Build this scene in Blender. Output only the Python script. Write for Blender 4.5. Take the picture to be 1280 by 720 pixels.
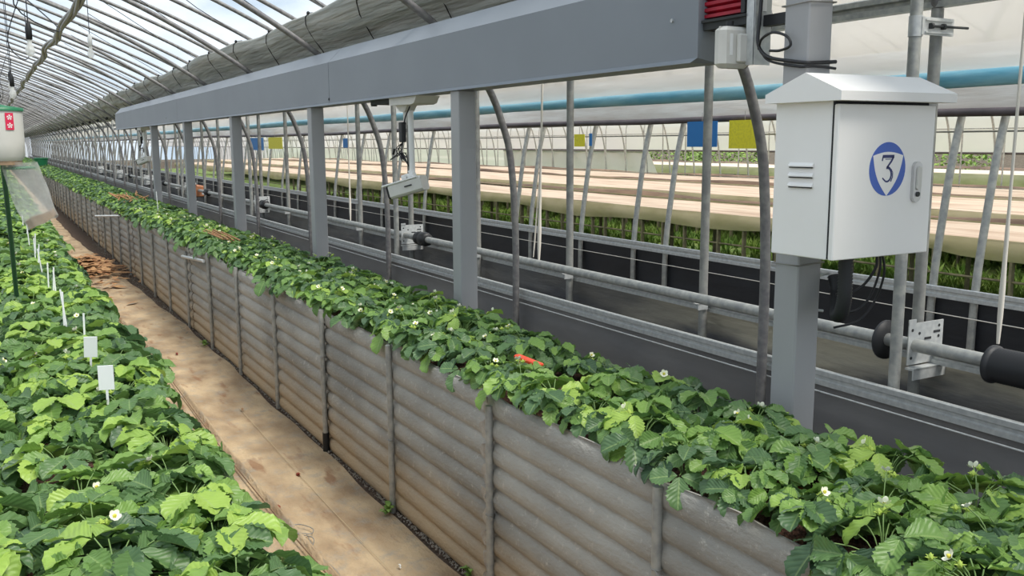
import bpy, math, random
from mathutils import Vector, Matrix
random.seed(7)
PI = math.pi
for o in list(bpy.data.objects):
    bpy.data.objects.remove(o)
SC = bpy.context.scene
COL = SC.collection

# ------------------------------------------------------------------ camera
XW = Vector((0.87144814, -0.08211496, 0.48356518))
YW = Vector((-0.49045222, -0.13403198, 0.86109932))
ZW = Vector((-0.00589593, -0.98756902, -0.15707538))
cam_d = bpy.data.cameras.new('camera')
cam = bpy.data.objects.new('camera', cam_d)
COL.objects.link(cam)
cam_d.sensor_width = 36.0
cam_d.lens = 36.0 * 1150.0 / 1280.0
cam_d.clip_end = 500
right = Vector((XW.x, YW.x, ZW.x)); up = -Vector((XW.y, YW.y, ZW.y)); back = -Vector((XW.z, YW.z, ZW.z))
R = Matrix((right, up, back)).transposed().to_4x4()
R.translation = Vector((0, 0, 1.6))
cam.matrix_world = R
SC.camera = cam

# ------------------------------------------------------------------ world, sun, exposure
SC.view_settings.view_transform = 'Standard'
SC.view_settings.look = 'None'
SC.view_settings.gamma = 1.0
SC.view_settings.use_curve_mapping = False
SC.view_settings.exposure = 0.47
w = bpy.data.worlds.new('sky'); SC.world = w; w.use_nodes = True
nt = w.node_tree; nt.nodes.clear()
wo = nt.nodes.new('ShaderNodeOutputWorld'); bg = nt.nodes.new('ShaderNodeBackground')
tc = nt.nodes.new('ShaderNodeTexCoord'); mp = nt.nodes.new('ShaderNodeMapping')
mp.inputs['Scale'].default_value = (1.0, 1.0, 2.2)
nz = nt.nodes.new('ShaderNodeTexNoise'); nz.inputs['Scale'].default_value = 3.2; nz.inputs['Detail'].default_value = 6; nz.inputs['Roughness'].default_value = .6
cr = nt.nodes.new('ShaderNodeValToRGB')
cr.color_ramp.elements[0].position = .40; cr.color_ramp.elements[0].color = (0.40, 0.50, 0.60, 1)
cr.color_ramp.elements[1].position = .66; cr.color_ramp.elements[1].color = (0.82, 0.86, 0.90, 1)
nt.links.new(tc.outputs['Generated'], mp.inputs['Vector']); nt.links.new(mp.outputs['Vector'], nz.inputs['Vector'])
nt.links.new(nz.outputs['Fac'], cr.inputs['Fac']); nt.links.new(cr.outputs['Color'], bg.inputs['Color'])
bg.inputs['Strength'].default_value = 1.08
nt.links.new(bg.outputs[0], wo.inputs[0])
sd = bpy.data.lights.new('sun', 'SUN'); sd.energy = 3.3; sd.angle = math.radians(22); sd.color = (1.0, .95, .87)
sun = bpy.data.objects.new('sun', sd); COL.objects.link(sun)
sdir = Vector((0.22, -0.46, 0.90))          # towards the sun: behind the camera, high, a little to the right
sun.rotation_euler = sdir.to_track_quat('Z', 'Y').to_euler()

# ------------------------------------------------------------------ materials
def srgb(c):
    return tuple(((v/255)/12.92 if v/255 <= .04045 else ((v/255+.055)/1.055)**2.4) for v in c) + (1,)
def mat(name, c1, c2=None, scale=8.0, rough=.6, metal=0.0, bump=0.0, bscale=None, detail=4, stretch=(1,1,1), spec=.5, lo=.35, hi=.65):
    m = bpy.data.materials.new(name); m.use_nodes = True
    n = m.node_tree; b = n.nodes['Principled BSDF']
    b.inputs['Roughness'].default_value = rough; b.inputs['Metallic'].default_value = metal
    b.inputs['Specular IOR Level'].default_value = spec
    b.inputs['Base Color'].default_value = srgb(c1)
    if c2 or bump:
        t = n.nodes.new('ShaderNodeTexCoord'); mpn = n.nodes.new('ShaderNodeMapping'); mpn.inputs['Scale'].default_value = stretch
        n.links.new(t.outputs['Object'], mpn.inputs['Vector'])
    if c2:
        x = n.nodes.new('ShaderNodeTexNoise'); x.inputs['Scale'].default_value = scale; x.inputs['Detail'].default_value = detail
        n.links.new(mpn.outputs['Vector'], x.inputs['Vector'])
        r = n.nodes.new('ShaderNodeValToRGB')
        r.color_ramp.elements[0].position = lo; r.color_ramp.elements[0].color = srgb(c1)
        r.color_ramp.elements[1].position = hi; r.color_ramp.elements[1].color = srgb(c2)
        n.links.new(x.outputs['Fac'], r.inputs['Fac']); n.links.new(r.outputs['Color'], b.inputs['Base Color'])
    if bump:
        y = n.nodes.new('ShaderNodeTexNoise'); y.inputs['Scale'].default_value = bscale or scale*3; y.inputs['Detail'].default_value = 5
        n.links.new(mpn.outputs['Vector'], y.inputs['Vector'])
        bp = n.nodes.new('ShaderNodeBump'); bp.inputs['Strength'].default_value = bump; bp.inputs['Distance'].default_value = .02
        n.links.new(y.outputs['Fac'], bp.inputs['Height']); n.links.new(bp.outputs['Normal'], b.inputs['Normal'])
    return m
def film(name, col, transp, noise=.12, scale=1.5, translu=.6, stretch=(1,1,1)):
    """thin plastic film: part clear, part milky"""
    m = bpy.data.materials.new(name); m.use_nodes = True; n = m.node_tree; n.nodes.clear()
    out = n.nodes.new('ShaderNodeOutputMaterial'); tr = n.nodes.new('ShaderNodeBsdfTransparent'); tl = n.nodes.new('ShaderNodeBsdfTranslucent')
    df = n.nodes.new('ShaderNodeBsdfDiffuse'); m1 = n.nodes.new('ShaderNodeMixShader'); m2 = n.nodes.new('ShaderNodeMixShader')
    t = n.nodes.new('ShaderNodeTexCoord'); mpn = n.nodes.new('ShaderNodeMapping'); mpn.inputs['Scale'].default_value = stretch
    x = n.nodes.new('ShaderNodeTexNoise'); x.inputs['Scale'].default_value = scale; x.inputs['Detail'].default_value = 5
    mr = n.nodes.new('ShaderNodeMapRange'); mr.inputs['From Min'].default_value = .3; mr.inputs['From Max'].default_value = .7
    mr.inputs['To Min'].default_value = transp-noise; mr.inputs['To Max'].default_value = transp+noise
    n.links.new(t.outputs['Object'], mpn.inputs['Vector']); n.links.new(mpn.outputs['Vector'], x.inputs['Vector']); n.links.new(x.outputs['Fac'], mr.inputs['Value'])
    for s in (tl, df): s.inputs['Color'].default_value = srgb(col)
    m1.inputs[0].default_value = translu; n.links.new(df.outputs[0], m1.inputs[1]); n.links.new(tl.outputs[0], m1.inputs[2])
    n.links.new(mr.outputs[0], m2.inputs[0]); n.links.new(m1.outputs[0], m2.inputs[1]); n.links.new(tr.outputs[0], m2.inputs[2])
    n.links.new(m2.outputs[0], out.inputs[0])
    return m

M = {}
M['galv'] = mat('galvanised_steel', (150,152,150), (178,178,172), 30, .5, .35, .05)
M['galv_arch'] = mat('backlit_galvanised_pipe', (112,110,112), (138,137,134), 30, .55, .3, .05)  # galvanised steel darkened: the backlit shade of the arches is put into the colour
M['galv_post'] = mat('weathered_galvanised_post', (132,132,130), (156,156,150), 24, .5, .3, .05)
M['galv_bright'] = mat('bright_galvanised_steel', (185,188,188), (205,207,205), 40, .42, .35)
M['grey_paint'] = mat('grey_painted_steel', (158,158,159), (163,163,164), 4, .45, 0)
M['beam_paint'] = mat('grey_painted_sheet', (126,132,139), (131,137,144), 2, .42, 0, 0, stretch=(1,1,1))
M['cab'] = mat('white_powder_coat', (242,240,236), (245,243,240), 5, .38)
M['gap'] = mat('dark_gap', (40,42,44), rough=.8)
M['chrome'] = mat('satin_chrome', (200,200,200), rough=.3, metal=.8)
M['blue'] = mat('emblem_blue', (72,104,188), rough=.5)
M['white'] = mat('white_plastic', (235,235,232), rough=.45)
M['offwhite'] = mat('off_white_plastic', (205,203,196), (215,213,206), 10, .5)
M['navy'] = mat('navy_ink', (52,60,110), rough=.5)
M['black'] = mat('black_plastic', (28,29,31), rough=.5)
M['black_rib'] = mat('black_rubber', (42,43,46), rough=.55)
M['cable'] = mat('black_cable', (30,30,33), rough=.45)
M['red'] = mat('red_bellows', (170,20,45), (150,14,38), 20, .5)
M['redlab'] = mat('red_label', (215,40,80), rough=.5)
M['orange'] = mat('orange_red_plastic', (232,74,34), rough=.4)
M['hose'] = mat('terracotta_hose', (150,62,36), (120,48,30), 30, .6)
M['soil'] = mat('dark_soil', (66,52,42), (104,84,68), 60, .95, 0, .8, 120)
M['dirt'] = mat('packed_dirt', (72,64,52), (110,98,82), 14, .95, 0, .5, 60)
M['bark'] = mat('reddish_bed_mulch', (62,40,34), (112,78,64), 90, .95, 0, .9, 150)
M['cord_brown'] = mat('dusty_brown_line', (112,88,66), (134,108,82), 20, .9)
M['cord_pale'] = mat('pale_dusty_thread', (196,176,144), rough=.9)
M['stone'] = mat('gravel', (120,112,100), (160,152,140), 20, .9)
M['skirt'] = mat('black_sheet', (116,116,118), (136,135,134), 5, .45, 0, .12, 20, stretch=(1,.25,1), spec=.55)
M['skirt_far'] = mat('deep_black_sheet', (27,30,36), (38,41,47), 6, .55, 0, .12, 25, stretch=(1,.3,1))
M['fabric'] = mat('grey_thermal_cloth', (158,160,154), (186,186,178), 5, .9, 0, 1.0, 7, stretch=(5,.3,5))
M['fabric_dark'] = mat('grey_cloth_strap', (60,62,62), rough=.9)
M['blueroll'] = mat('blue_film_roll', (112,184,210), (156,212,228), 6, .3, 0, .2, 8, stretch=(3,.6,3))
M['cover'] = mat('cream_bed_cover', (196,172,152), (224,208,190), 4.0, .8, 0, .8, 7, stretch=(1.6,.16,1), lo=.36, hi=.56, detail=7)
M['cover_skirt'] = mat('greenish_cover_edge', (178,170,134), (200,190,160), 5, .8, 0, .2, 8, stretch=(1,.4,1))
M['brownstripe'] = mat('brown_soil_gap', (96,80,70), (140,118,100), 4, .9, 0, .3, 9, stretch=(1,.3,1))
M['legs'] = mat('weathered_stake', (112,108,88), (140,134,112), 12, .9)
M['trapb'] = mat('blue_sticky_card', (28,112,178), rough=.5)
M['trapy'] = mat('yellow_sticky_card', (226,214,36), (214,202,40), 60, .5, lo=.45, hi=.6)
M['grass'] = mat('weed_green', (100,138,62), (150,174,86), 2.0, .8)
M['bank'] = mat('grass_bank', (92,128,62), (136,156,88), 3.0, .95, 0, .8, 6)
M['stem'] = mat('green_stem', (112,140,80), rough=.6)
M['petal'] = mat('white_petal', (240,240,218), rough=.6)
M['pollen'] = mat('yellow_flower_centre', (216,206,80), rough=.7)
M['bud'] = mat('green_bud', (168,190,84), rough=.6)
M['berry'] = mat('red_strawberry', (170,44,30), rough=.4)
M['dry'] = mat('dry_brown_leaf', (150,104,70), (178,140,96), 20, .9)
M['tag'] = mat('white_tag', (238,240,240), rough=.5)
M['green_pole'] = mat('green_coated_stake', (52,88,62), rough=.5)
M['greenlid'] = mat('green_lid', (28,110,72), rough=.45)
M['tan'] = mat('tan_residue', (176,150,122), (130,104,84), 16, .9)
M['strap'] = mat('white_strap', (222,216,204), rough=.7)
M['motor'] = mat('orange_motor_case', (196,132,92), (180,116,78), 10, .6)
M['wiretie'] = mat('thin_steel_wire', (150,148,142), rough=.5, metal=.4)
M['clear_bag'] = film('clear_plastic_bag', (236,236,232), .66, .12, 12, .5)
M['roof_film'] = film('greenhouse_roof_film', (224,230,236), .84, .12, 1.1, .75, (1,.5,1))
M['side_film'] = film('greenhouse_side_film', (232,228,224), .34, .1, 1.6, .8, (1,.35,1))
M['nbr_film'] = film('milky_side_film', (242,234,226), .12, .06, 1.2, .75, (1,.3,1))
M['nbr_film2'] = film('bluish_white_film', (238,232,226), .10, .05, 1.2, .7, (1,.3,1))
M['dirty_film'] = mat('dirty_rolled_film', (220,208,196), (240,234,226), 5, .6, 0, .3, 8, stretch=(2,.35,3))
M['dark_roll'] = mat('dark_roll_pipe', (92,82,84), (70,62,64), 5, .6)
M['glassbulb'] = film('bulb_glass', (245,245,240), .45, .05, 5, .4)

# fibre cement sheet: grey brown, pale lichen specks, tan mud splash along its foot
def slate_mat():
    m = mat('weathered_fibre_cement', (142,139,132), (176,172,163), 4.5, .9, 0, .35, 90, stretch=(1,.45,1), lo=.36, hi=.68)
    n = m.node_tree; b = n.nodes['Principled BSDF']; base = b.inputs['Base Color'].links[0].from_socket
    t = n.nodes.new('ShaderNodeTexCoord')
    s = n.nodes.new('ShaderNodeTexNoise'); s.inputs['Scale'].default_value = 30; s.inputs['Detail'].default_value = 7; s.inputs['Roughness'].default_value = .75
    n.links.new(t.outputs['Object'], s.inputs['Vector'])
    r = n.nodes.new('ShaderNodeValToRGB'); r.color_ramp.elements[0].position = .57; r.color_ramp.elements[1].position = .68
    n.links.new(s.outputs['Fac'], r.inputs['Fac'])
    mx = n.nodes.new('ShaderNodeMixRGB'); mx.inputs[2].default_value = srgb((206,198,186))
    ml = n.nodes.new('ShaderNodeMath'); ml.operation = 'MULTIPLY'; ml.inputs[1].default_value = .6
    n.links.new(r.outputs['Color'], ml.inputs[0]); n.links.new(ml.outputs[0], mx.inputs[0]); n.links.new(base, mx.inputs[1])
    sp = n.nodes.new('ShaderNodeSeparateXYZ'); n.links.new(t.outputs['Object'], sp.inputs[0])
    no = n.nodes.new('ShaderNodeTexNoise'); no.inputs['Scale'].default_value = 3; n.links.new(t.outputs['Object'], no.inputs['Vector'])
    ad = n.nodes.new('ShaderNodeMath'); ad.operation = 'MULTIPLY_ADD'; ad.inputs[1].default_value = -.25; n.links.new(no.outputs['Fac'], ad.inputs[0]); n.links.new(sp.outputs['Z'], ad.inputs[2])
    mr = n.nodes.new('ShaderNodeMapRange'); mr.inputs['From Min'].default_value = .20; mr.inputs['From Max'].default_value = -.08; mr.inputs['To Min'].default_value = 0; mr.inputs['To Max'].default_value = .85
    n.links.new(ad.outputs[0], mr.inputs['Value'])
    m2 = n.nodes.new('ShaderNodeMixRGB'); m2.inputs[2].default_value = srgb((188,164,130))
    n.links.new(mr.outputs[0], m2.inputs[0]); n.links.new(mx.outputs[0], m2.inputs[1]); n.links.new(m2.outputs[0], b.inputs['Base Color'])
    return m
M['slate'] = slate_mat()
M['slate_chip'] = mat('pale_broken_cement', (178,170,158), (150,142,132), 20, .95, 0, .4, 60)

# brown woven ground cover, trodden and dusty
def cloth_mat():
    m = mat('brown_ground_cover', (146,122,94), (194,170,136), 5.5, .9, 0, .6, 45, stretch=(1,.55,1), lo=.34, hi=.66, detail=9)
    n = m.node_tree; b = n.nodes['Principled BSDF']; base = b.inputs['Base Color'].links[0].from_socket
    t = n.nodes.new('ShaderNodeTexCoord')
    s = n.nodes.new('ShaderNodeTexNoise'); s.inputs['Scale'].default_value = 9; s.inputs['Detail'].default_value = 9; s.inputs['Roughness'].default_value = .78
    n.links.new(t.outputs['Object'], s.inputs['Vector'])
    r = n.nodes.new('ShaderNodeValToRGB'); r.color_ramp.elements[0].position = .5; r.color_ramp.elements[1].position = .72
    n.links.new(s.outputs['Fac'], r.inputs['Fac'])
    mx = n.nodes.new('ShaderNodeMixRGB'); mx.inputs[2].default_value = srgb((150,144,132))
    n.links.new(r.outputs['Color'], mx.inputs[0]); n.links.new(base, mx.inputs[1]); 
    s2 = n.nodes.new('ShaderNodeTexNoise'); s2.inputs['Scale'].default_value = 12; s2.inputs['Detail'].default_value = 4
    mp2 = n.nodes.new('ShaderNodeMapping'); mp2.inputs['Scale'].default_value = (1, .25, 1); mp2.inputs['Location'].default_value = (5, 3, 1)
    n.links.new(t.outputs['Object'], mp2.inputs[0]); n.links.new(mp2.outputs[0], s2.inputs['Vector'])
    r2 = n.nodes.new('ShaderNodeValToRGB'); r2.color_ramp.elements[0].position = .6; r2.color_ramp.elements[1].position = .7
    n.links.new(s2.outputs['Fac'], r2.inputs['Fac'])
    m3 = n.nodes.new('ShaderNodeMixRGB'); m3.inputs[2].default_value = srgb((132,92,62))
    q = n.nodes.new('ShaderNodeMath'); q.operation = 'MULTIPLY'; q.inputs[1].default_value = .7; n.links.new(r2.outputs[0], q.inputs[0])
    n.links.new(q.outputs[0], m3.inputs[0]); n.links.new(mx.outputs[0], m3.inputs[1]); n.links.new(m3.outputs[0], b.inputs['Base Color'])
    return m
M['cloth'] = cloth_mat()

def leaf_mat(name, cols, sheen=.42):
    m = bpy.data.materials.new(name); m.use_nodes = True; n = m.node_tree; b = n.nodes['Principled BSDF']; out = n.nodes['Material Output']
    at = n.nodes.new('ShaderNodeAttribute'); at.attribute_name = 'tint'
    oi = n.nodes.new('ShaderNodeObjectInfo')
    a = n.nodes.new('ShaderNodeMath'); a.operation = 'MULTIPLY_ADD'; a.inputs[1].default_value = .22; n.links.new(oi.outputs['Random'], a.inputs[0]); n.links.new(at.outputs['Fac'], a.inputs[2])
    a2 = n.nodes.new('ShaderNodeMath'); a2.operation = 'SUBTRACT'; a2.inputs[1].default_value = .11; n.links.new(a.outputs[0], a2.inputs[0])
    r = n.nodes.new('ShaderNodeValToRGB')
    e = r.color_ramp.elements
    e[0].position = 0; e[0].color = srgb(cols[0]); e[1].position = 1; e[1].color = srgb(cols[-1])
    for i, c in enumerate(cols[1:-1]):
        k = e.new((i+1)/(len(cols)-1)); k.color = srgb(c)
    n.links.new(a2.outputs[0], r.inputs['Fac'])
    uv = n.nodes.new('ShaderNodeUVMap'); uv.uv_map = 'UVMap'
    sp = n.nodes.new('ShaderNodeSeparateXYZ'); n.links.new(uv.outputs[0], sp.inputs[0])
    # slanting side veins: frac((u - .45*|v|) * 7)
    ab = n.nodes.new('ShaderNodeMath'); ab.operation = 'ABSOLUTE'; n.links.new(sp.outputs['Y'], ab.inputs[0])
    mu = n.nodes.new('ShaderNodeMath'); mu.operation = 'MULTIPLY_ADD'; mu.inputs[1].default_value = -.38; n.links.new(ab.outputs[0], mu.inputs[0]); n.links.new(sp.outputs['X'], mu.inputs[2])
    m7 = n.nodes.new('ShaderNodeMath'); m7.operation = 'MULTIPLY'; m7.inputs[1].default_value = 44.; n.links.new(mu.outputs[0], m7.inputs[0])
    sn = n.nodes.new('ShaderNodeMath'); sn.operation = 'SINE'; n.links.new(m7.outputs[0], sn.inputs[0])
    bp = n.nodes.new('ShaderNodeBump'); bp.inputs['Strength'].default_value = .22; bp.inputs['Distance'].default_value = .0022
    n.links.new(sn.outputs[0], bp.inputs['Height'])
    # veins and midrib slightly paler
    mrr = n.nodes.new('ShaderNodeMapRange'); mrr.inputs['From Min'].default_value = .86; mrr.inputs['From Max'].default_value = 1.; mrr.inputs['To Max'].default_value = .1; n.links.new(sn.outputs[0], mrr.inputs['Value'])
    mid = n.nodes.new('ShaderNodeMapRange'); mid.inputs['From Min'].default_value = .10; mid.inputs['From Max'].default_value = .02; mid.inputs['To Max'].default_value = .45; n.links.new(ab.outputs[0], mid.inputs['Value'])
    mm = n.nodes.new('ShaderNodeMath'); mm.operation = 'MAXIMUM'; n.links.new(mrr.outputs[0], mm.inputs[0]); n.links.new(mid.outputs[0], mm.inputs[1])
    mx = n.nodes.new('ShaderNodeMixRGB'); mx.inputs[2].default_value = srgb((168,192,120)); n.links.new(mm.outputs[0], mx.inputs[0]); n.links.new(r.outputs[0], mx.inputs[1])
    n.links.new(mx.outputs[0], b.inputs['Base Color']); n.links.new(bp.outputs[0], b.inputs['Normal'])
    b.inputs['Roughness'].default_value = sheen; b.inputs['Specular IOR Level'].default_value = .5
    tl = n.nodes.new('ShaderNodeBsdfTranslucent'); n.links.new(mx.outputs[0], tl.inputs['Color']); 
    ms = n.nodes.new('ShaderNodeMixShader'); ms.inputs[0].default_value = .28
    n.links.new(b.outputs[0], ms.inputs[1]); n.links.new(tl.outputs[0], ms.inputs[2]); n.links.new(ms.outputs[0], out.inputs[0])
    return m
M['leaf'] = leaf_mat('strawberry_leaf', [(70,98,72),(86,118,76),(108,144,76),(138,174,80),(168,198,90)])

# ------------------------------------------------------------------ mesh helpers
class MB:
    def __init__(s): s.v = []; s.f = []; s.sm = []
    def add(s, vs, fs, smooth=False):
        k = len(s.v); s.v += [tuple(p) for p in vs]
        for f in fs: s.f.append(tuple(i+k for i in f)); s.sm.append(smooth)
        return s
    def box(s, a, b, bev=0.0):
        x0,y0,z0 = a; x1,y1,z1 = b
        if bev <= 0:
            vs = [(x0,y0,z0),(x1,y0,z0),(x1,y1,z0),(x0,y1,z0),(x0,y0,z1),(x1,y0,z1),(x1,y1,z1),(x0,y1,z1)]
            return s.add(vs, [(0,3,2,1),(4,5,6,7),(0,1,5,4),(1,2,6,5),(2,3,7,6),(3,0,4,7)])
        # bevelled: octagon outline in XY, small inset at top and bottom
        def ring(z, i):
            e = bev; return [(x0+e+i,y0+i,z),(x1-e-i,y0+i,z),(x1-i,y0+e+i,z),(x1-i,y1-e-i,z),(x1-e-i,y1-i,z),(x0+e+i,y1-i,z),(x0+i,y1-e-i,z),(x0+i,y0+e+i,z)]
        h = bev*.7; vs = ring(z0, h)+ring(z0+h, 0)+ring(z1-h, 0)+ring(z1, h)
        fs = [tuple(reversed(range(8))), tuple(range(24,32))]
        for r in range(3):
            for i in range(8): fs.append((r*8+i, r*8+(i+1)%8, r*8+8+(i+1)%8, r*8+8+i))
        return s.add(vs, fs)
    def tube(s, pts, r, n=10, caps=True, closed=False):
        pts = [Vector(p) for p in pts]; N = len(pts)
        rr = r if isinstance(r, (list, tuple)) else [r]*N
        vs = []; fs = []; prev = None
        for i, p in enumerate(pts):
            a = pts[max(i-1, 0)]; b = pts[min(i+1, N-1)]
            if closed: a = pts[i-1]; b = pts[(i+1) % N]
            t = (b-a).normalized()
            if prev is None:
                ref = Vector((0,0,1)) if abs(t.z) < .9 else Vector((1,0,0))
                u = t.cross(ref).normalized()
            else:
                u = (prev - t*prev.dot(t)); 
                u = u.normalized() if u.length > 1e-6 else t.cross(Vector((0,0,1))).normalized()
            prev = u; v = t.cross(u)
            for k in range(n):
                an = 2*PI*k/n; vs.append(p + (u*math.cos(an)+v*math.sin(an))*rr[i])
        for i in range(N-1 if not closed else N):
            j = (i+1) % N
            for k in range(n): fs.append((i*n+k, i*n+(k+1)%n, j*n+(k+1)%n, j*n+k))
        s.add(vs, fs, True)
        if caps and not closed: s.add(vs[:n], [tuple(reversed(range(n)))]); s.add(vs[-n:], [tuple(range(n))])
        return s
    def prism(s, poly, d0, d1, axis='y'):
        """poly in the two other axes, extruded along axis"""
        n = len(poly)
        def P(a, b, d): return {'y': (a, d, b), 'x': (d, a, b), 'z': (a, b, d)}[axis]
        vs = [P(a, b, d0) for a, b in poly] + [P(a, b, d1) for a, b in poly]
        fs = [tuple(range(n)), tuple(reversed(range(n, 2*n)))]
        for i in range(n): fs.append((i, n+i, n+(i+1) % n, (i+1) % n))
        return s.add(vs, fs)
    def lathe(s, prof, c, n=20, ax='z'):
        vs = []; fs = []
        for r, h in prof:
            for k in range(n):
                a = 2*PI*k/n; x, y = r*math.cos(a), r*math.sin(a)
                vs.append({'z': (c[0]+x, c[1]+y, c[2]+h), 'y': (c[0]+x, c[1]+h, c[2]+y), 'x': (c[0]+h, c[1]+x, c[2]+y)}[ax])
        for i in range(len(prof)-1):
            for k in range(n): fs.append((i*n+k, i*n+(k+1)%n, (i+1)*n+(k+1)%n, (i+1)*n+k))
        s.add(vs, fs, True)
        s.add(vs[:n], [tuple(reversed(range(n)))]); s.add(vs[-n:], [tuple(range(n))])
        return s
    def grid(s, nu, nv, fn, smooth=True):
        vs = [fn(i/(nu), j/(nv)) for i in range(nu+1) for j in range(nv+1)]
        fs = [(i*(nv+1)+j, (i+1)*(nv+1)+j, (i+1)*(nv+1)+j+1, i*(nv+1)+j+1) for i in range(nu) for j in range(nv)]
        return s.add(vs, fs, smooth)
    def build(s, name, m, parent=None, label=None, cat=None, group=None, kind=None, recalc=True):
        me = bpy.data.meshes.new(name); me.from_pydata(s.v, [], s.f); me.polygons.foreach_set('use_smooth', s.sm); me.update()
        if recalc:
            import bmesh
            bm = bmesh.new(); bm.from_mesh(me); bmesh.ops.recalc_face_normals(bm, faces=bm.faces); bm.to_mesh(me); bm.free()
        me.materials.append(M[m] if isinstance(m, str) else m)
        o = bpy.data.objects.new(name, me); COL.objects.link(o)
        if parent: o.parent = parent
        return tag(o, label, cat, group, kind)
def tag(o, label=None, cat=None, group=None, kind=None):
    if label: o['label'] = label
    if cat: o['category'] = cat
    if group: o['group'] = group
    if kind: o['kind'] = kind
    return o
def empty(name, loc, label, cat, group=None):
    o = bpy.data.objects.new(name, None); COL.objects.link(o); o.location = loc; o.empty_display_size = .1
    return tag(o, label, cat, group)
def rel(root, mb):
    """shift a mesh built in world coordinates into its thing's own frame"""
    x, y, z = root.location; mb.v = [(a-x, b-y, c-z) for a, b, c in mb.v]; return mb
def children(o): return [c for c in bpy.data.objects if c.parent == o]
CH = {}
def copy_tree(o, parent=None):
    c = o.copy(); COL.objects.link(c)
    if parent: c.parent = parent
    for ch in CH[o.name]: copy_tree(ch, c)
    return c
def register(o):
    CH[o.name] = children(o)
    for c in CH[o.name]: register(c)
def catmull(pts, n=6):
    P = [Vector(p) for p in pts]; P = [P[0]*2-P[1]] + P + [P[-1]*2-P[-2]]; out = []
    for i in range(1, len(P)-2):
        for k in range(n):
            t = k/n; a, b, c, d = P[i-1], P[i], P[i+1], P[i+2]
            out.append(.5*((2*b)+(c-a)*t+(2*a-5*b+4*c-d)*t*t+(3*b-a-3*c+d)*t**3))
    out.append(P[-2]); return out
ORD = ['nearest','second','third','fourth','fifth','sixth','seventh','eighth','ninth','tenth','eleventh','twelfth','thirteenth','fourteenth','fifteenth','sixteenth','seventeenth','eighteenth','nineteenth','twentieth']
def nth(i): return ORD[i] if i < len(ORD) else None
YEND = 86.0

# ================================================================== SETTING
def ground(u, v):
    x = -40+110*u; y = -12+112*v
    z = 0.0
    if x > 25: z = min(2.6, (x-25)*.14)
    return (x, y, z)
g = MB().grid(110, 56, ground, True).build('floor', 'dirt', kind='structure')
# neighbouring house's weedy ground
MB().grid(40, 60, lambda u, v: (5.2+24*u, -3+66*v, .012+.03*random.random()), True).build('floor', 'bank', kind='structure')

# roof: outer arch profile
OUT = [(3.0,2.06),(2.93,2.20),(2.72,2.40),(2.3,2.64),(1.7,2.92),(1.0,3.20),(.1,3.52),(-1,3.68)]
OUT = OUT + [(-2-x, z) for x, z in reversed(OUT[:-1])]
INN = [(2.76,0.0),(2.76,.45),(2.76,1.08),(2.73,1.49),(2.68,1.69),(2.59,1.90),(2.44,2.095),(2.23,2.267),(1.77,2.555),(1.17,2.865),(.46,3.15),(-.3,3.36),(-1.0,3.43)]
INN = INN + [(-2-x, z) for x, z in reversed(INN[:-1])]
outc = [p for p in catmull([(x, 0, z) for x, z in OUT], 4)]
def roof(u, v):
    i = u*(len(outc)-1); k = min(int(i), len(outc)-2); p = outc[k].lerp(outc[k+1], i-k)
    return (p.x + (.03 if p.x > -1 else -.03), -2+(YEND+2)*v, p.z+.03)
MB().grid(len(outc)-1, 40, roof).build('ceiling', 'roof_film', kind='structure')
MB().grid(8, 40, lambda u, v: (-5.03, -2+(YEND+2)*v, 2.1*u)).build('wall_left', 'side_film', kind='structure')
# far end wall
pts = [(3.0, .0)] + [(p.x, p.z) for p in outc] + [(-5.0, 0)]
mb = MB(); mb.add([(x, YEND, z) for x, z in pts], [tuple(range(len(pts)))]); mb.build('wall_far', 'side_film', kind='structure')

# ================================================================== ARCH PIPES
inn = catmull([(x, 0, z) for x, z in INN], 5)
tp = MB().tube(inn, .021, 10)
arch0 = None
ys = [2.775+2.093*i for i in range(-2, 40)]
for i, y in enumerate(ys):
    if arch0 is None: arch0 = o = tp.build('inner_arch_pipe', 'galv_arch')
    else: o = arch0.copy(); COL.objects.link(o)
    o.location = (0, y, 0)
    k = i-2
    if k < 0: lab = 'bent galvanised arch pipe overhead, rising beside the camera out of frame'
    elif k < 12: lab = f'bent galvanised inner arch pipe behind the right bed, {nth(k)} along from the white cabinet'
    else: lab = 'bent galvanised inner arch pipe in the far receding rows of the greenhouse'
    tag(o, lab, 'pipe', 'inner arch pipes of the greenhouse')
tp = MB().tube(outc, .018, 8)
arch0 = None
for i in range(106):
    y = 2.22+.8033*(i-3)
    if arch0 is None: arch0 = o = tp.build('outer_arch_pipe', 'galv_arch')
    else: o = arch0.copy(); COL.objects.link(o)
    o.location = (0, y, 0)
    lab = (f'thin outer roof arch pipe under the film, {nth(i)} counting from the camera end' if i < 14 else 'thin outer roof arch pipe under the film, in the far end of the roof')
    tag(o, lab, 'pipe', 'outer roof arch pipes')
# upright posts carrying the eave rail
tp = MB().tube([(0,0,0),(0,0,2.06)], .0215, 12)
post0 = None
for i in range(69):
    y = 2.22+1.205*(i-1)
    if post0 is None: post0 = o = tp.build('eave_post', 'galv_post')
    else: o = post0.copy(); COL.objects.link(o)
    o.location = (3.0, y, 0)
    k = i-1
    lab = ('straight galvanised eave post just outside the frame on the right' if k < 0 else
           'straight galvanised eave post clamped beside the white cabinet' if k == 0 else
           f'straight galvanised eave post behind the wind-up pipe, {nth(k)} from the white cabinet' if k < 12 else
           'straight galvanised eave post far down the side of the greenhouse')
    tag(o, lab, 'post', 'straight eave posts')
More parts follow.
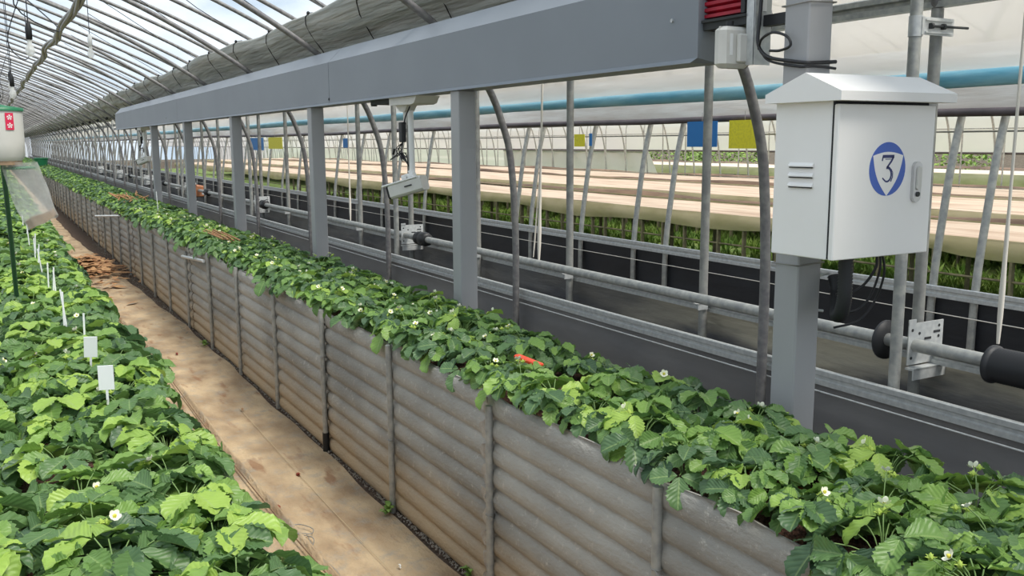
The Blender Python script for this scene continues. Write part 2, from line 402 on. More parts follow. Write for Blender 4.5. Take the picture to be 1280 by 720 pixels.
# long rails
def rail_prof(x, z, h=.044, d=.03):
    return [(x-d, z-h/2), (x-d, z-h*.18), (x-d*.72, z-h*.1), (x-d*.72, z+h*.1), (x-d, z+h*.18), (x-d, z+h/2), (x-d+.004, z+h/2+.004), (x, z+h/2), (x, z-h/2)]
mb = MB().prism(rail_prof(2.83, .668, .058), -2, YEND-.3)
mb.build('film_lock_rail', 'galv_bright', label='bright grooved steel rail along the top of the near black skirt sheet', cat='rail')
mb = MB().prism(rail_prof(3.055, .792, .05), -2, YEND-.3)
mb.build('film_lock_rail', 'galv_bright', label='grooved steel rail just below and behind the long wind-up pipe', cat='rail')
mb = MB().prism(rail_prof(4.43, .785, .06), -2, YEND-.3)
mb.build('film_lock_rail', 'galv_bright', label='pale steel rail on top of the farthest black skirt sheet by the neighbouring greenhouse', cat='rail')
mb = MB().prism(rail_prof(3.03, 2.095, .062, .05), -2, YEND-.3)
mb.build('eave_rail', 'galv', label='grey steel eave rail above the film curtain, passing behind the cabinet post', cat='rail')
# wires and rods
MB().tube([(2.785, -2, .618), (2.785, YEND-1, .618)], .004, 6).build('tension_wire', 'galv_bright', label='thin bright rod running just below the near skirt rail', cat='wire')
MB().tube([(4.38, -1, .67), (4.38, 4, .675), (4.38, YEND-1, .67)], .003, 5).build('tension_wire', 'strap', label='thin white cord stretched across the farthest black sheet', cat='wire')

# black skirt sheets
def sheet(x, z0, z1, amp, nz=8, seed=0):
    rnd = random.Random(seed); ph = [rnd.random()*6 for _ in range(6)]
    def f(u, v):
        y = -2+(YEND+1)*v; z = z0+(z1-z0)*u; s = math.sin(PI*min(1, (1-u)*1.4))
        return (x+amp*s*(math.sin(y*1.7+ph[0]+u*3)+.6*math.sin(y*4.1+ph[1]-u*5)+.4*math.sin(u*14+y*.5+ph[2])), y, z)
    return MB().grid(nz, 420, f)
sheet(2.825, .02, .65, .010, 10, 1).build('skirt_sheet', 'skirt', label='charcoal plastic skirt sheet hanging behind the right strawberry bed', cat='sheet')
sheet(4.45, .02, .76, .01, 8, 3).build('skirt_sheet', 'skirt_far', label='deep black skirt sheet at the foot of the neighbouring greenhouse', cat='sheet')
ms = mat('muddy_black_sheet', (86,86,88), (118,114,108), 6, .55, 0, .5, 12, stretch=(1,.3,1.5))
n = ms.node_tree; b = n.nodes['Principled BSDF']; base = b.inputs['Base Color'].links[0].from_socket
t = n.nodes.new('ShaderNodeTexCoord'); sp = n.nodes.new('ShaderNodeSeparateXYZ'); n.links.new(t.outputs['Object'], sp.inputs[0])
no = n.nodes.new('ShaderNodeTexNoise'); no.inputs['Scale'].default_value = 2.2; no.inputs['Detail'].default_value = 6
mpx = n.nodes.new('ShaderNodeMapping'); mpx.inputs['Scale'].default_value = (1, .6, 3); n.links.new(t.outputs['Object'], mpx.inputs[0]); n.links.new(mpx.outputs[0], no.inputs['Vector'])
# mud caked on the upper band of the sheet near the camera end
a1 = n.nodes.new('ShaderNodeMath'); a1.operation = 'MULTIPLY_ADD'; a1.inputs[1].default_value = .5; n.links.new(no.outputs['Fac'], a1.inputs[0]); n.links.new(sp.outputs['Z'], a1.inputs[2])
mr = n.nodes.new('ShaderNodeMapRange'); mr.inputs['From Min'].default_value = .86; mr.inputs['From Max'].default_value = .97; mr.inputs['To Max'].default_value = .85; n.links.new(a1.outputs[0], mr.inputs['Value'])
my = n.nodes.new('ShaderNodeMapRange'); my.inputs['From Min'].default_value = 4.6; my.inputs['From Max'].default_value = 3.0; n.links.new(sp.outputs['Y'], my.inputs['Value'])
mu = n.nodes.new('ShaderNodeMath'); mu.operation = 'MULTIPLY'; n.links.new(mr.outputs[0], mu.inputs[0]); n.links.new(my.outputs[0], mu.inputs[1])
mx = n.nodes.new('ShaderNodeMixRGB'); mx.inputs[2].default_value = srgb((206,196,172)); n.links.new(mu.outputs[0], mx.inputs[0]); n.links.new(base, mx.inputs[1]); n.links.new(mx.outputs[0], b.inputs['Base Color'])
M['mud'] = ms
sheet(3.07, .02, .77, .014, 12, 2).build('skirt_sheet', 'mud', label='mud-streaked dark skirt sheet under the wind-up pipe, between two steel rails', cat='sheet')

# own side curtain with its blue roll
sc = empty('side_curtain', (3.1, 0, 1.8), 'milky side curtain film wound up on a blue roll under the eave rail', 'curtain')
rel(sc, MB().grid(10, 200, lambda u, v: (3.10+.012*math.sin(v*90+u*3)+.02*math.sin(PI*u), -2+(YEND+1)*v, 2.10-.27*u))).build('film', 'side_film', sc)
rp = [(3.11, -2+1.5*i, 1.82+.006*math.sin(i*1.7)) for i in range(58)]
rel(sc, MB().tube(rp, [.031+.003*math.sin(i*2.3) for i in range(58)], 14)).build('roll', 'blueroll', sc, label='blue rolled film')
MB  # keep
# wind-up pipe with couplings
wp = empty('wind_up_pipe', (2.93, 0, .847), 'long galvanised wind-up pipe running past the cabinet post at knee height', 'pipe')
rel(wp, MB().tube([(2.93, -2, .847), (2.93, 20, .847), (2.93, YEND-1, .847)], .0245, 14)).build('pipe', 'galv', wp)
pairs = [2.2, 7.02, 11.84, 16.66, 21.48, 26.3, 31.1]
for y in [6.66, 11.5, 14.9, 19.0, 24]:
    rel(wp, MB().lathe([(.03,-.10),(.05,-.095),(.056,-.06),(.056,-.01),(.046,.0),(.046,.02),(.053,.03),(.053,.075),(.03,.08)], (2.93, y, .847), 18, 'y')).build('coupling', 'black', wp, label='black plastic coupling')
rel(wp, MB().lathe([(.02,-.008),(.075,-.006),(.075,.006),(.02,.008)], (2.93, 2.30, .845), 24, 'y')).build('flange', 'black_rib', wp, label='thin black disc')
# ribbed roller on the pipe at the right edge
rib = [(.03, -.62)]
for i in range(60): 
    rib += [(.056, -.6+i*.0098), (.0605, -.6+i*.0098+.0049)]
rib += [(.066, -.012), (.066, 0.0), (.03, .002)]
rel(wp, MB().lathe(rib, (2.93, 1.87, .84), 24, 'y')).build('spool', 'black_rib', wp, label='ribbed black spool')

# motor guide pipes beside some eave posts, with plate and clamp
gp = None
for i, y in enumerate(pairs):
    if gp is None:
        gp = empty('guide_pipe', (2.86, y, 0), '', 'pipe')
        rel(gp, MB().tube([(2.86, y, 0), (2.86, y, 2.6 if False else 2.5)], .0215, 14)).build('pipe', 'galv', gp)
        cl = MB()
        cl.tube([(2.86, y, 1.955), (2.86, y, 2.025)], .0245, 14)
        cl.box((2.86, y-.027, 1.96), (3.03, y-.022, 2.02)); cl.box((2.875, y-.032, 2.008), (3.02, y-.026, 2.014)); cl.box((2.875, y-.032, 1.966), (3.02, y-.026, 1.972))
        rel(gp, cl).build('clamp', 'galv_bright', gp)
        bo = MB().tube([(2.90, y-.034, 1.99), (3.10, y-.034, 1.992)], .0045, 8)
        for xx in (2.90, 2.965): bo.tube([(xx-.006, y-.034, 1.99), (xx+.006, y-.034, 1.99)], .011, 6)
        rel(gp, bo).build('bolt', 'fabric_dark', gp)
    o = gp if i == 0 else None
    if i == 0: register(gp)
    else: o = copy_tree(gp); o.location = (2.86, y, 0)
    tag(o, ['upright guide pipe clamped to the eave post right of the white cabinet', 'upright guide pipe beside the coupling below the hanging bullet camera',
            'upright guide pipe third from the cabinet, between the grey beam posts'][i] if i < 3 else 'upright guide pipe far down the row of eave posts', 'pipe', 'upright guide pipes of the wind-up mechanism')
pl = None
for i, y in enumerate(pairs):
    if pl is None:
        c0 = (2.985, y, .86); pl = empty('bracket_plate', c0, '', 'bracket')
        b = MB(); b.box((2.89, y-.028, .775), (3.085, y-.024, .93), 0)
        b.box((2.89, y-.028, .925), (2.93, y-.024, .945)); b.box((2.885, y-.06, .76), (3.09, y-.024, .768)); b.box((2.885, y-.06, .725), (3.09, y-.056, .765))
        rel(pl, b).build('plate', 'galv_bright', pl)
        for (px, pz) in ((2.91,.905),(2.95,.89),(2.93,.86),(3.06,.91),(3.06,.87),(3.05,.80),(2.91,.80)):
            rel(pl, MB().tube([(px, y-.0295, pz), (px, y-.0275, pz)], .006, 8)).build('bolt_hole', 'gap', pl)
        for (a_, b_) in ((3.03, .884), (2.98, .863)): rel(pl, MB().box((a_, y-.0295, b_), (a_+.037, y-.0275, b_+.009))).build('slot', 'gap', pl)
        register(pl)
        o = pl
    else:
        o = copy_tree(pl); o.location = (2.985, y, .86)
    tag(o, ['perforated galvanised bracket plate behind the wind-up pipe, right of the cabinet post', 'pale bracket plate holding the wind-up pipe below the hanging bullet camera'][i] if i < 2 else 'small bracket plate on the wind-up pipe far down the side wall', 'bracket', 'bracket plates on the wind-up pipe')
# U-bolt clips where eave posts meet the pipe
cp0 = None
for i in range(1, 14):
    y = 2.22+1.205*i
    if cp0 is None:
        b = MB(); b.box((-.03, -.03, -.016), (.03, -.024, .014)); b.box((-.03, -.03, .01), (.03, .01, .014)); cp0 = o = b.build('pipe_clip', 'galv_bright')
    else: o = cp0.copy(); COL.objects.link(o)
    o.location = (2.975, y, .80)
    tag(o, f'small steel clip where the {nth(i)} eave post from the cabinet meets the rail', 'clip', 'pipe clips')

# ================================================================== thermal cloth bundle at the eave
def bundle(u, v):
    y = -2+(YEND+1)*v; a = 2*PI*u
    # flattened bundle lying along the eave slope, sagging between ties
    sag = .5+.5*math.cos(2*PI*y/1.82)
    L = .30+.018*math.sin(y*1.3); T = .088-.02*sag + .012*math.sin(y*2.1+1)
    s = math.cos(a)*L; t = math.sin(a)*T*(1+.10*math.sin(u*38+y*.35)+.07*math.sin(u*67+1.3*math.sin(y*.6)))
    ca, sa = math.cos(math.radians(-41)), math.sin(math.radians(-41))
    return (2.44+s*ca-t*sa, y, 2.375+s*sa+t*ca+.012*math.sin(y*3.45))
th = empty('thermal_curtain_bundle', (2.44, 0, 2.37), 'long grey thermal cloth bundle gathered along the eave above the grey beam', 'curtain')
rel(th, MB().grid(64, 520, bundle)).build('cloth', 'fabric', th)
ties = []
for i in range(40):
    y = .9+1.2*i
    pts = []
    for k in range(10):
        u = .32+.5*k/9; p = Vector(bundle(u, (y+.06*k+2)/(YEND+1))); c = Vector((2.44, p.y, 2.375)); pts.append(c+(p-c)*1.03)
    pts = [Vector((1.1, y-1.2, 3.06)), Vector((1.72, y-.55, 2.79))] + pts + [Vector((2.80, y+.75, 2.06))]
    t = MB().tube(pts, .0035, 5); mid = pts[5]
    t.lathe([(.003,-.015),(.014,-.006),(.012,.008),(.003,.015)], mid, 8)
    rel(th, t).build('tie_cord', 'cable', th)
# dark cord pulleys at each inner arch below the cloth
kb = MB(); kb.lathe([(.01,-.03),(.034,-.02),(.036,.01),(.012,.03)], (0,0,0), 10, 'y'); kb.tube([(-.09,0,.03),(-.03,0,.0),(.05,0,-.02),(.11,0,.02)], .008, 6)
k0 = None
for i in range(9, 24):
    if k0 is None: k0 = o = kb.build('cord_pulley', 'black')
    else: o = k0.copy(); COL.objects.link(o)
    o.location = (2.47, 2.775+2.093*(i-1), 2.19)
    lab = f'small black cord pulley under the eave beyond the beam, {nth(i-9)} from the beam end'
    tag(o, lab, 'pulley', 'black cord pulleys under the eave')

# ================================================================== neighbouring greenhouse
NP = [(4.43,0),(4.43,.75),(4.48,1.2),(4.55,1.6),(4.68,2.0),(4.95,2.4),(5.5,2.85),(6.5,3.3),(8.0,3.7),(9.9,3.85)]
NP = NP + [(19.8-x, z) for x, z in reversed(NP[:-1])]
npc = catmull([(x, 0, z) for x, z in NP], 5)
tp = MB().tube(npc, .021, 8); a0 = None
ysn = [1.3,2.1,2.95,3.2,4.3,5.5,5.9,6.66,7.52,7.8,9.18,10.0,10.87,11.36]+[12.3+.95*i for i in range(75)]
for i, y in enumerate(ysn):
    if a0 is None: a0 = o = tp.build('neighbour_arch_pipe', 'galv')
    else: o = a0.copy(); COL.objects.link(o)
    o.location = (0, y, 0)
    lab = (f'neighbouring greenhouse arch pipe behind the far black sheet, {nth(i)} from right edge' if i < 14 else 'arch pipe of the neighbouring greenhouse far down its side')
    tag(o, lab, 'pipe', 'arch pipes of the neighbouring greenhouse')
# its film
k1 = [p for p in npc if p.z > 2.02]
def nroof(u, v):
    i = u*(len(k1)-1); k = min(int(i), len(k1)-2); p = k1[k].lerp(k1[k+1], i-k); return (p.x-.03 if p.x < 9.9 else p.x+.03, -4+(YEND+5)*v, p.z+.03)
MB().grid(len(k1)-1, 40, nroof).build('neighbour_roof_film', 'nbr_film', label='milky film roof of the neighbouring greenhouse', cat='film')
nc = empty('neighbour_side_curtain', (4.5, 0, 1.8), 'dirty cream side curtain of the neighbouring greenhouse, rolled up to a dark edge', 'curtain')
rel(nc, MB().grid(14, 300, lambda u, v: (4.62-.10*u+.012*math.sin(v*140+u*4)-.03*math.sin(PI*u), -4+(YEND+5)*v, 2.10-.36*u+.012*math.sin(v*37)*u))).build('film', 'dirty_film', nc)
rel(nc, MB().tube([(4.50, -4+1.1*i, 1.742+.012*math.sin(-37*(i*1.1)/(YEND+5))+.006*math.sin(i*1.9)) for i in range(80)], .022, 8)).build('roll_pipe', 'dark_roll', nc, label='dark rolled lower edge')
MB().tube([(4.66, -3, 1.64), (4.66, YEND, 1.64)], .006, 6).build('tension_wire', 'galv', label='thin horizontal wire under the rolled cream curtain', cat='wire')
# far side of the neighbour: film wall with roll
fw = empty('far_side_curtain', (15.4, 0, 1.4), 'pale film side curtain across the far side of the neighbouring greenhouse', 'curtain')
rel(fw, MB().grid(6, 120, lambda u, v: (15.45+.03*math.sin(v*150), -6+(YEND+30)*v, 1.35+1.0*u))).build('film', 'nbr_film2', fw)
rel(fw, MB().tube([(15.42, -6, 1.345), (15.42, YEND+22, 1.345)], .02, 8)).build('roll_pipe', 'dark_roll', fw)
rel(fw, MB().tube([(15.3, -6, 1.78), (15.3, YEND+22, 1.78)], .012, 6)).build('rail', 'galv', fw)
# thin upright poles on that far side
tp = MB().tube([(0,0,0),(0,0,1.9),(.06,0,2.2),(.3,0,2.5)], .016, 6); a0 = None
cnt = 0
yy = 5.0
rnd = random.Random(4)
while yy < 60 and cnt < 80:
    if a0 is None: a0 = o = tp.build('thin_pole', 'galv')
    else: o = a0.copy(); COL.objects.link(o)
    o.location = (15.2, yy, 0); o.rotation_euler.z = rnd.choice((0, 0, PI))
    tag(o, 'thin upright pipe on the far side of the neighbouring greenhouse, behind the cream bed covers', 'pole', 'thin far poles')
    yy += rnd.choice((.28, .8, .95, .9)); cnt += 1

# covered raised beds
def bed_covered(x0, x1, y0, y1, ztop, label, drop=.15, legs=60, seed=0, leg_x=None):
    r = random.Random(seed); c = empty('covered_raised_bed', ((x0+x1)/2, y0, 0), label, 'raised bed')
    N = 150; ph = r.random()*6
    lo = [ztop - drop - .03*math.sin(i*.21+ph) - .025*math.sin(i*.57) for i in range(N+1)]
    def lift(i):   # one stretch where the cover edge is lifted
        return .09*math.exp(-((y0+(y1-y0)*i/N-6.0)/.7)**2) if seed == 1 else 0
    rel(c, MB().grid(10, N, lambda u, v: (x0+(x1-x0)*u+.02*math.sin(v*60), y0+(y1-y0)*v, ztop+.004*math.sin(v*60+u*4)+.010*math.sin(u*PI*5+v*9)*(.4+u)))).build('cover_top', 'cover', c)
    rel(c, MB().grid(4, N, lambda u, v: (x0-.025*math.sin(PI*u)-.012+.014*math.sin(v*230+u*2)*u, y0+(y1-y0)*v, ztop+.006-(ztop-lo[int(round(v*N))]-lift(int(round(v*N))))*u))).build('cover_edge', 'cover_skirt', c, label='stained hanging cover edge')
    # dark gathered folds of cloth at the back edge
    rel(c, MB().grid(5, N, lambda u, v: (x1-.10+.22*u, y0+(y1-y0)*v, ztop+.02+.03*math.sin(PI*u)*(1+.7*math.sin(v*31)+.5*math.sin(v*83))))).build('cover_fold', 'brownstripe', c, label='dark gathered fold')
    rel(c, MB().box((x0+.03, y0, ztop-.09), (x1-.05, y1, ztop-.03))).build('bed_board', 'brownstripe', c)
    rel(c, MB().tube([(x0+.02,y0,.42),(x0+.02,y1,.42)], .012, 6)).build('side_rail', 'legs', c)
    lp = MB().box((-.022,-.012,0), (.022,.012,ztop-.05)); l0 = None
    n = 0; y = max(y0, 1.0)
    while y < y1 and n < legs:
        for xx in ((x0+.02, x0+.5) if n % 2 else (x0+.02,)):
            if l0 is None: l0 = o = lp.build('leg', 'legs', c)
            else: o = l0.copy(); COL.objects.link(o)
            o.location = (xx-c.location.x, y-c.location.y, 0)
        y += r.choice((.42, .5, .6, .3)); n += 1
    return c
bed_covered(7.3, 8.75, 1.0, 44, .76, 'cream-covered raised bed nearest the far black sheet, with a lifted cover edge', .17, 58, 1)
bed_covered(9.9, 12.4, 1.0, 50, .76, 'wide cream-covered raised bed in the middle of the neighbouring greenhouse', .2, 40, 2)
bed_covered(12.9, 15.0, 1.0, 52, .76, 'cream-covered raised bed along the far film wall of the neighbouring greenhouse', .2, 30, 3)
bed_covered(19.8, 22.8, 1.0, 60, .80, 'pale covered bed outside beyond the neighbouring greenhouse, before the grassy bank', .25, 20, 4)
# white tarpaulin wall, far middle
tw = empty('tarpaulin_screen', (16.3, 21, 0), 'bright white tarpaulin screen behind the far bed, left of the open grassy strip', 'tarpaulin')
def tarp(u, v):
    return (16.3+.05*math.sin(v*40+u*2), 20.5+9*v-.9*max(0, u-.3)*(1-v)*-1, 1.3*u)
rel(tw, MB().grid(6, 60, tarp)).build('sheet', 'white', tw)
rel(tw, MB().tube([(16.26, 21.1, 1.3), (16.26, 29.5, 1.3)], .03, 8)).build('top_pole', 'galv', tw)
MB().grid(6, 60, lambda u, v: (16.5+.04*math.sin(v*90), 29.6+50*v, 1.32*u)).build('film_screen', 'nbr_film2', label='bluish white film screen beyond the covered beds, left of the white tarpaulin', cat='film')

# bushes on the grassy bank
def bush(name, loc, sx, sy, sz, n, seed, label, cat, group):
    r = random.Random(seed); mb = MB()
    for _ in range(n):
        a = r.random()*2*PI; e = math.acos(1-1.0*r.random()); q = .75+.25*r.random()
        p = Vector((math.cos(a)*math.sin(e)*sx*q, math.sin(a)*math.sin(e)*sy*q, math.cos(e)*sz*q))
        s = .05+.05*r.random(); d1 = Vector((r.uniform(-1,1), r.uniform(-1,1), r.uniform(-.6,.6))).normalized()*s; d2 = d1.cross(Vector((r.uniform(-1,1), r.uniform(-1,1), 1))).normalized()*s*.6
        mb.add([p-d1, p-d2*.8, p+d1, p+d2*.8], [(0,1,2,3)])
    o = mb.build(name, 'grass', label=label, cat=cat, group=group, recalc=False); o.location = loc; return o
for i in range(12):
    bush('shrub', (27+1.2*(i % 2), 10+5*i, .2), 1.6, 2.4, 1.2+.4*((i*7) % 3)/2, 1500, i, 'green shrub on the grassy bank, seen below the far film wall', 'shrub', 'shrubs on the grassy bank')

# weeds under and in front of the covered beds
def weeds(x0, x1, y0, y1, n, seed):
    r = random.Random(seed); mb = MB()
    for _ in range(n):
        x = r.uniform(x0, x1); y = y0+(y1-y0)*r.random()**1.3; 
        if math.sin(x*1.9+y*.7)+math.sin(y*1.3-x) < -.6 and r.random() < .8: continue
        for k in range(5):
            a = r.random()*2*PI; h = r.uniform(.05, .20); l = r.uniform(.03, .13); wd = r.uniform(.008, .022)
            dx, dy = math.cos(a), math.sin(a)
            mb.add([(x-dy*wd, y+dx*wd, .02), (x+dy*wd, y-dx*wd, .02), (x+dx*l*.6+dy*wd*.8, y+dy*l*.6-dx*wd*.8, h*.7), (x+dx*l, y+dy*l, h), (x+dx*l*.6-dy*wd*.8, y+dy*l*.6+dx*wd*.8, h*.7)], [(0,1,2,3,4)])
    return mb
weeds(5.0, 12, 1.5, 26, 24000, 5).build('weeds', 'grass', label='low green weeds under and before the covered beds', cat='weeds', kind='stuff', recalc=False)

# sticky cards hanging under the neighbour's curtain
def card(y, w_, z0, z1, m, label, skew=0, x=4.45):
    o = MB().box((-.002, -w_/2, z0), (.002, w_/2, z1)).build('sticky_card', m, label=label, cat='insect trap', group='sticky insect cards')
    o.location = (x, y, 0); o.rotation_euler.z = skew
    c = MB().tube([(0, 0, z1-.01), (0, 0, z1+.06)], .002, 5).build('hanger', 'wiretie', o); return o
card(5.14, .32, 1.555, 1.735, 'trapb', 'large blue sticky card hanging behind the straight post left of the cabinet')
card(4.71, .30, 1.545, 1.735, 'trapy', 'large yellow sticky card hanging just left of the cabinet')
card(6.72, .16, 1.555, 1.66, 'trapy', 'small yellow sticky card hanging in the middle distance right of the second beam post')
card(6.55, .04, 1.56, 1.665, 'trapb', 'narrow blue sticky card seen edge-on beside the small yellow one')
card(16.3, .9, 1.50, 1.70, 'trapy', 'distant yellow sticky card between the third and fourth beam posts', 0, 4.4)
card(17.6, 1.0, 1.47, 1.70, 'trapb', 'distant blue sticky card left of the distant yellow one', 0, 4.4)
card(12.6, .22, 1.53, 1.66, 'trapb', 'small distant blue sticky card hanging right of the fourth beam post', 0, 4.4)

# straps hanging from the eave rail
def strap(y0, y1, z0, z1, label, x=3.06, w_=.006, twist=True):
    pts = [(x, y0+(y1-y0)*t, z0+(z1-z0)*t) for t in [i/12 for i in range(13)]]
    mb = MB().tube(pts, [w_*(1+.9*abs(math.sin(i*.9))*(i < 5)) for i in range(13)], 6)
    mb.build('strap', 'strap', label=label, cat='strap', group='white hanging straps')
strap(1.936, 1.93, .883, 2.06, 'thin white strap hanging near the right edge above the black spool')
strap(3.50, 3.46, .83, 2.06, 'thin white strap hanging beside the straight post left of the cabinet', w_=.004)
strap(5.09, 5.04, .84, 2.06, 'long pale strap hanging right of the second beam post', w_=.007)
strap(5.16, 5.04, .85, 1.66, 'thin pale cord beside the long strap right of the second beam post', w_=.003)
strap(8.7, 8.68, .84, 2.0, 'thin pale strap hanging right of the third beam post', w_=.006)

# ================================================================== BEAM AND POSTS
PY = [1.927, 4.18, 6.60, 9.12, 11.60, 14.17]
names = ['square grey steel post carrying the white control cabinet', 'square grey steel post under the beam, right of the hanging bullet camera',
         'square grey steel post under the beam, left of the hanging bullet camera', 'square grey steel post under the beam, fourth from the cabinet',
         'square grey steel post under the beam, second from the far beam end', 'square grey steel post nearest the far end of the beam']
for i, y in enumerate(PY):
    top = 2.45 if i == 0 else 1.852
    r = empty('steel_post', (2.0975, y+.0475, 0), names[i], 'post', 'square grey posts')
    b = MB().box((2.05, y, .02), (2.145, y+.095, top), .004)
    rel(r, b).build('column', 'grey_paint', r)
    rel(r, MB().box((2.02, y-.03, 0), (2.175, y+.125, .02))).build('base_plate', 'grey_paint', r)
    if i == 0:
        t = MB()
        for z in (1.985, 1.235): t.tube([(2.045, y-.005, z), (2.15, y-.005, z+.004), (2.15, y+.10, z), (2.045, y+.10, z-.002)], .0025, 6, closed=True)
        rel(r, t).build('wire_band', 'wiretie', r, label='thin wire wrapped round the post')
beam = empty('overhead_beam', (2.1, 2.39, 1.85), 'long grey sheet-metal cover beam carried on square posts above the bed', 'beam')
segs = [(2.40, 6.17), (6.176, 12.0), (12.006, 18.3)]
for i, (a, b) in enumerate(segs):
    P = [(2.036,1.853),(2.05,1.868),(2.05,2.137),(2.15,2.235),(2.17,2.235),(2.17,1.853)]
    mb = MB()
    n = len(P)
    a_lo = a+.02 if i == 0 else a
    def yy_(k, z): return a_lo if (i == 0 and z < 1.86) else a
    vs = [(x, yy_(0, z), z) for x, z in P] + [(x, b, z) for x, z in P]
    fs = [tuple(range(n)), tuple(reversed(range(n, 2*n)))] + [(k, n+k, n+(k+1) % n, (k+1) % n) for k in range(n)]
    mb.add(vs, fs)
    rel(beam, mb).build('cover_panel', 'beam_paint', beam)
rel(beam, MB().box((2.056, 6.165, 1.86), (2.16, 6.182, 2.13)).tube([(2.047, 6.173, 1.885), (2.049, 6.173, 1.9)], .006, 8)).build('joint_strip', 'gap', beam, label='dark seam between two cover panels')
sc_ = MB()
for (y, z) in ((2.53, 2.00), (12.8, 1.93)): sc_.tube([(2.052, y, z), (2.043, y, z)], .0065, 8)
rel(beam, sc_).build('screw', 'galv_bright', beam)
# rail inside the beam end: red bellows on a dark rail
rb = empty('bellows_rail', (2.11, 2.3, 1.96), 'dark red ribbed bellows rail coming out of the near end of the beam', 'rail')
prof = [(2.16,1.99)]
z = 1.99
for i in range(9): prof += [(2.075, z+.004), (2.075, z+.014), (2.09, z+.018)]; z += .02
prof += [(2.16, z)]
rel(rb, MB().prism(prof, 2.215, 2.9)).build('bellows', 'red', rb)
rel(rb, MB().box((2.07, 2.2, 1.955), (2.16, 2.9, 1.988)).box((2.062, 2.2, 1.978), (2.075, 2.75, 1.986))).build('carrier_rail', 'fabric_dark', rb)
rel(rb, MB().box((2.066, 2.205, 1.99), (2.09, 2.222, 2.17))).build('end_clip', 'black', rb)
# silver trolley plate between rail and post
tp_ = empty('trolley_plate', (2.10, 2.16, 1.84), 'pale silver mounting plate beside the cabinet post, above the small antenna unit', 'bracket')
rel(tp_, MB().box((2.071, 2.163, 1.83), (2.138, 2.168, 2.30)).box((2.071, 2.165, 1.83), (2.076, 2.2, 2.30))).build('plate', 'galv_bright', tp_)
rel(tp_, MB().box((2.09, 2.160, 1.99), (2.115, 2.163, 2.10))).build('label_plate', 'white', tp_)
rel(tp_, MB().tube([(2.09, 2.164, 1.91), (2.09, 2.156, 1.91)], .008, 10)).build('screw', 'chrome', tp_)
rel(tp_, MB().box((2.105, 2.022, 1.945), (2.135, 2.163, 1.978))).build('arm', 'black', tp_, label='black arm reaching the post')
# antenna
an = empty('antenna_unit', (2.05, 2.22, 1.88), 'rounded off-white wireless antenna unit hanging between beam end and cabinet post', 'antenna')
mb = MB()
rel(an, MB().box((1.985, 2.21, 1.822), (2.115, 2.262, 1.948), .018)).build('case', 'offwhite', an)
rel(an, MB().box((2.04, 2.195, 1.838), (2.105, 2.212, 1.925), .006)).build('port_cover', 'offwhite', an)
rel(an, MB().box((2.015, 2.2078, 1.86), (2.026, 2.2098, 1.925))).build('sticker', 'white', an)
rel(an, MB().tube([(2.04, 2.24, 1.945), (2.04, 2.24, 1.965)], .012, 10)).build('mount_stud', 'black', an)
# cables
def cable(pts, r, label, name='cable', m='cable', group=None):
    return MB().tube(catmull(pts, 8), r, 8).build(name, m, label=label, cat='cable', group=group)
cable([(2.088,2.155,2.20),(2.085,2.153,2.04),(2.075,2.148,1.96),(2.068,2.145,1.90),(2.06,2.12,1.865),(2.042,2.06,1.84),(2.036,1.96,1.822),(2.040,1.918,1.816),(2.09,1.914,1.818),(2.15,1.914,1.822)], .0055, 'thick black cable running down the silver plate to the cabinet top')
cable([(2.072,2.145,1.875),(2.05,2.11,1.90),(2.035,2.05,1.912),(2.03,1.99,1.895),(2.03,1.975,1.868),(2.035,2.02,1.858),(2.045,2.07,1.862)], .004, 'thin black cable looping out in front of the post edge')
cable([(2.075,2.14,1.868),(2.048,2.07,1.832),(2.036,1.95,1.808),(2.044,1.917,1.806),(2.10,1.914,1.806),(2.150,1.914,1.803)], .004, 'thin black cable wrapped round the post above the cabinet roof')

# ================================================================== CABINET
CX0, CX1, CY0, CY1, CZ0, CZ1 = 1.93, 2.312, 1.698, 1.922, 1.2815, 1.704
cb = empty('control_cabinet', ((CX0+CX1)/2, (CY0+CY1)/2, CZ0), 'white metal control cabinet with gabled top and round blue emblem, hung on the steel post', 'cabinet')
rel(cb, MB().box((CX0, CY0+.024, CZ0), (CX1, CY1, CZ1), .003)).build('body', 'cab', cb)
rel(cb, MB().box((CX0+.003, CY0+.018, CZ0+.003), (CX1-.004, CY0+.024, CZ1-.003))).build('door_seal', 'gap', cb)
door = rel(cb, MB().box((CX0, CY0, CZ0), (CX1+.004, CY0+.018, CZ1-.012), .003)).build('door', 'cab', cb)
# gabled roof: ridge along X, lip all round
rx0, rx1, ry0, ry1 = CX0-.03, CX1+.05, CY0-.03, CY1+.012
zl, zh, zr = CZ1-.004, CZ1+.02, CZ1+.072; ym = (ry0+ry1)/2-.01
mb = MB()
vs = [(rx0,ry0,zl),(rx1,ry0,zl),(rx1,ry1,zl),(rx0,ry1,zl),(rx0,ry0,zh),(rx1,ry0,zh),(rx1,ry1,zh),(rx0,ry1,zh),(rx0,ym,zr),(rx1,ym,zr)]
mb.add(vs, [(0,3,2,1),(0,1,5,4),(1,2,6,9,5),(2,3,7,6),(3,0,4,8,7),(4,5,9,8),(6,7,8,9)])
rel(cb, mb).build('rain_roof', 'cab', cb)
for z in (1.532, 1.505, 1.478):
    l = MB().prism([(CX0-.0005, z-.005),(CX0-.0075, z-.004),(CX0-.0075, z-.001),(CX0-.0005, z+.007)], 1.775, 1.862)
    rel(cb, l).build('louvre', 'cab', cb)
    rel(cb, MB().box((CX0-.006, 1.778, z-.0075), (CX0-.0003, 1.859, z-.005))).build('louvre_gap', 'gap', cb)
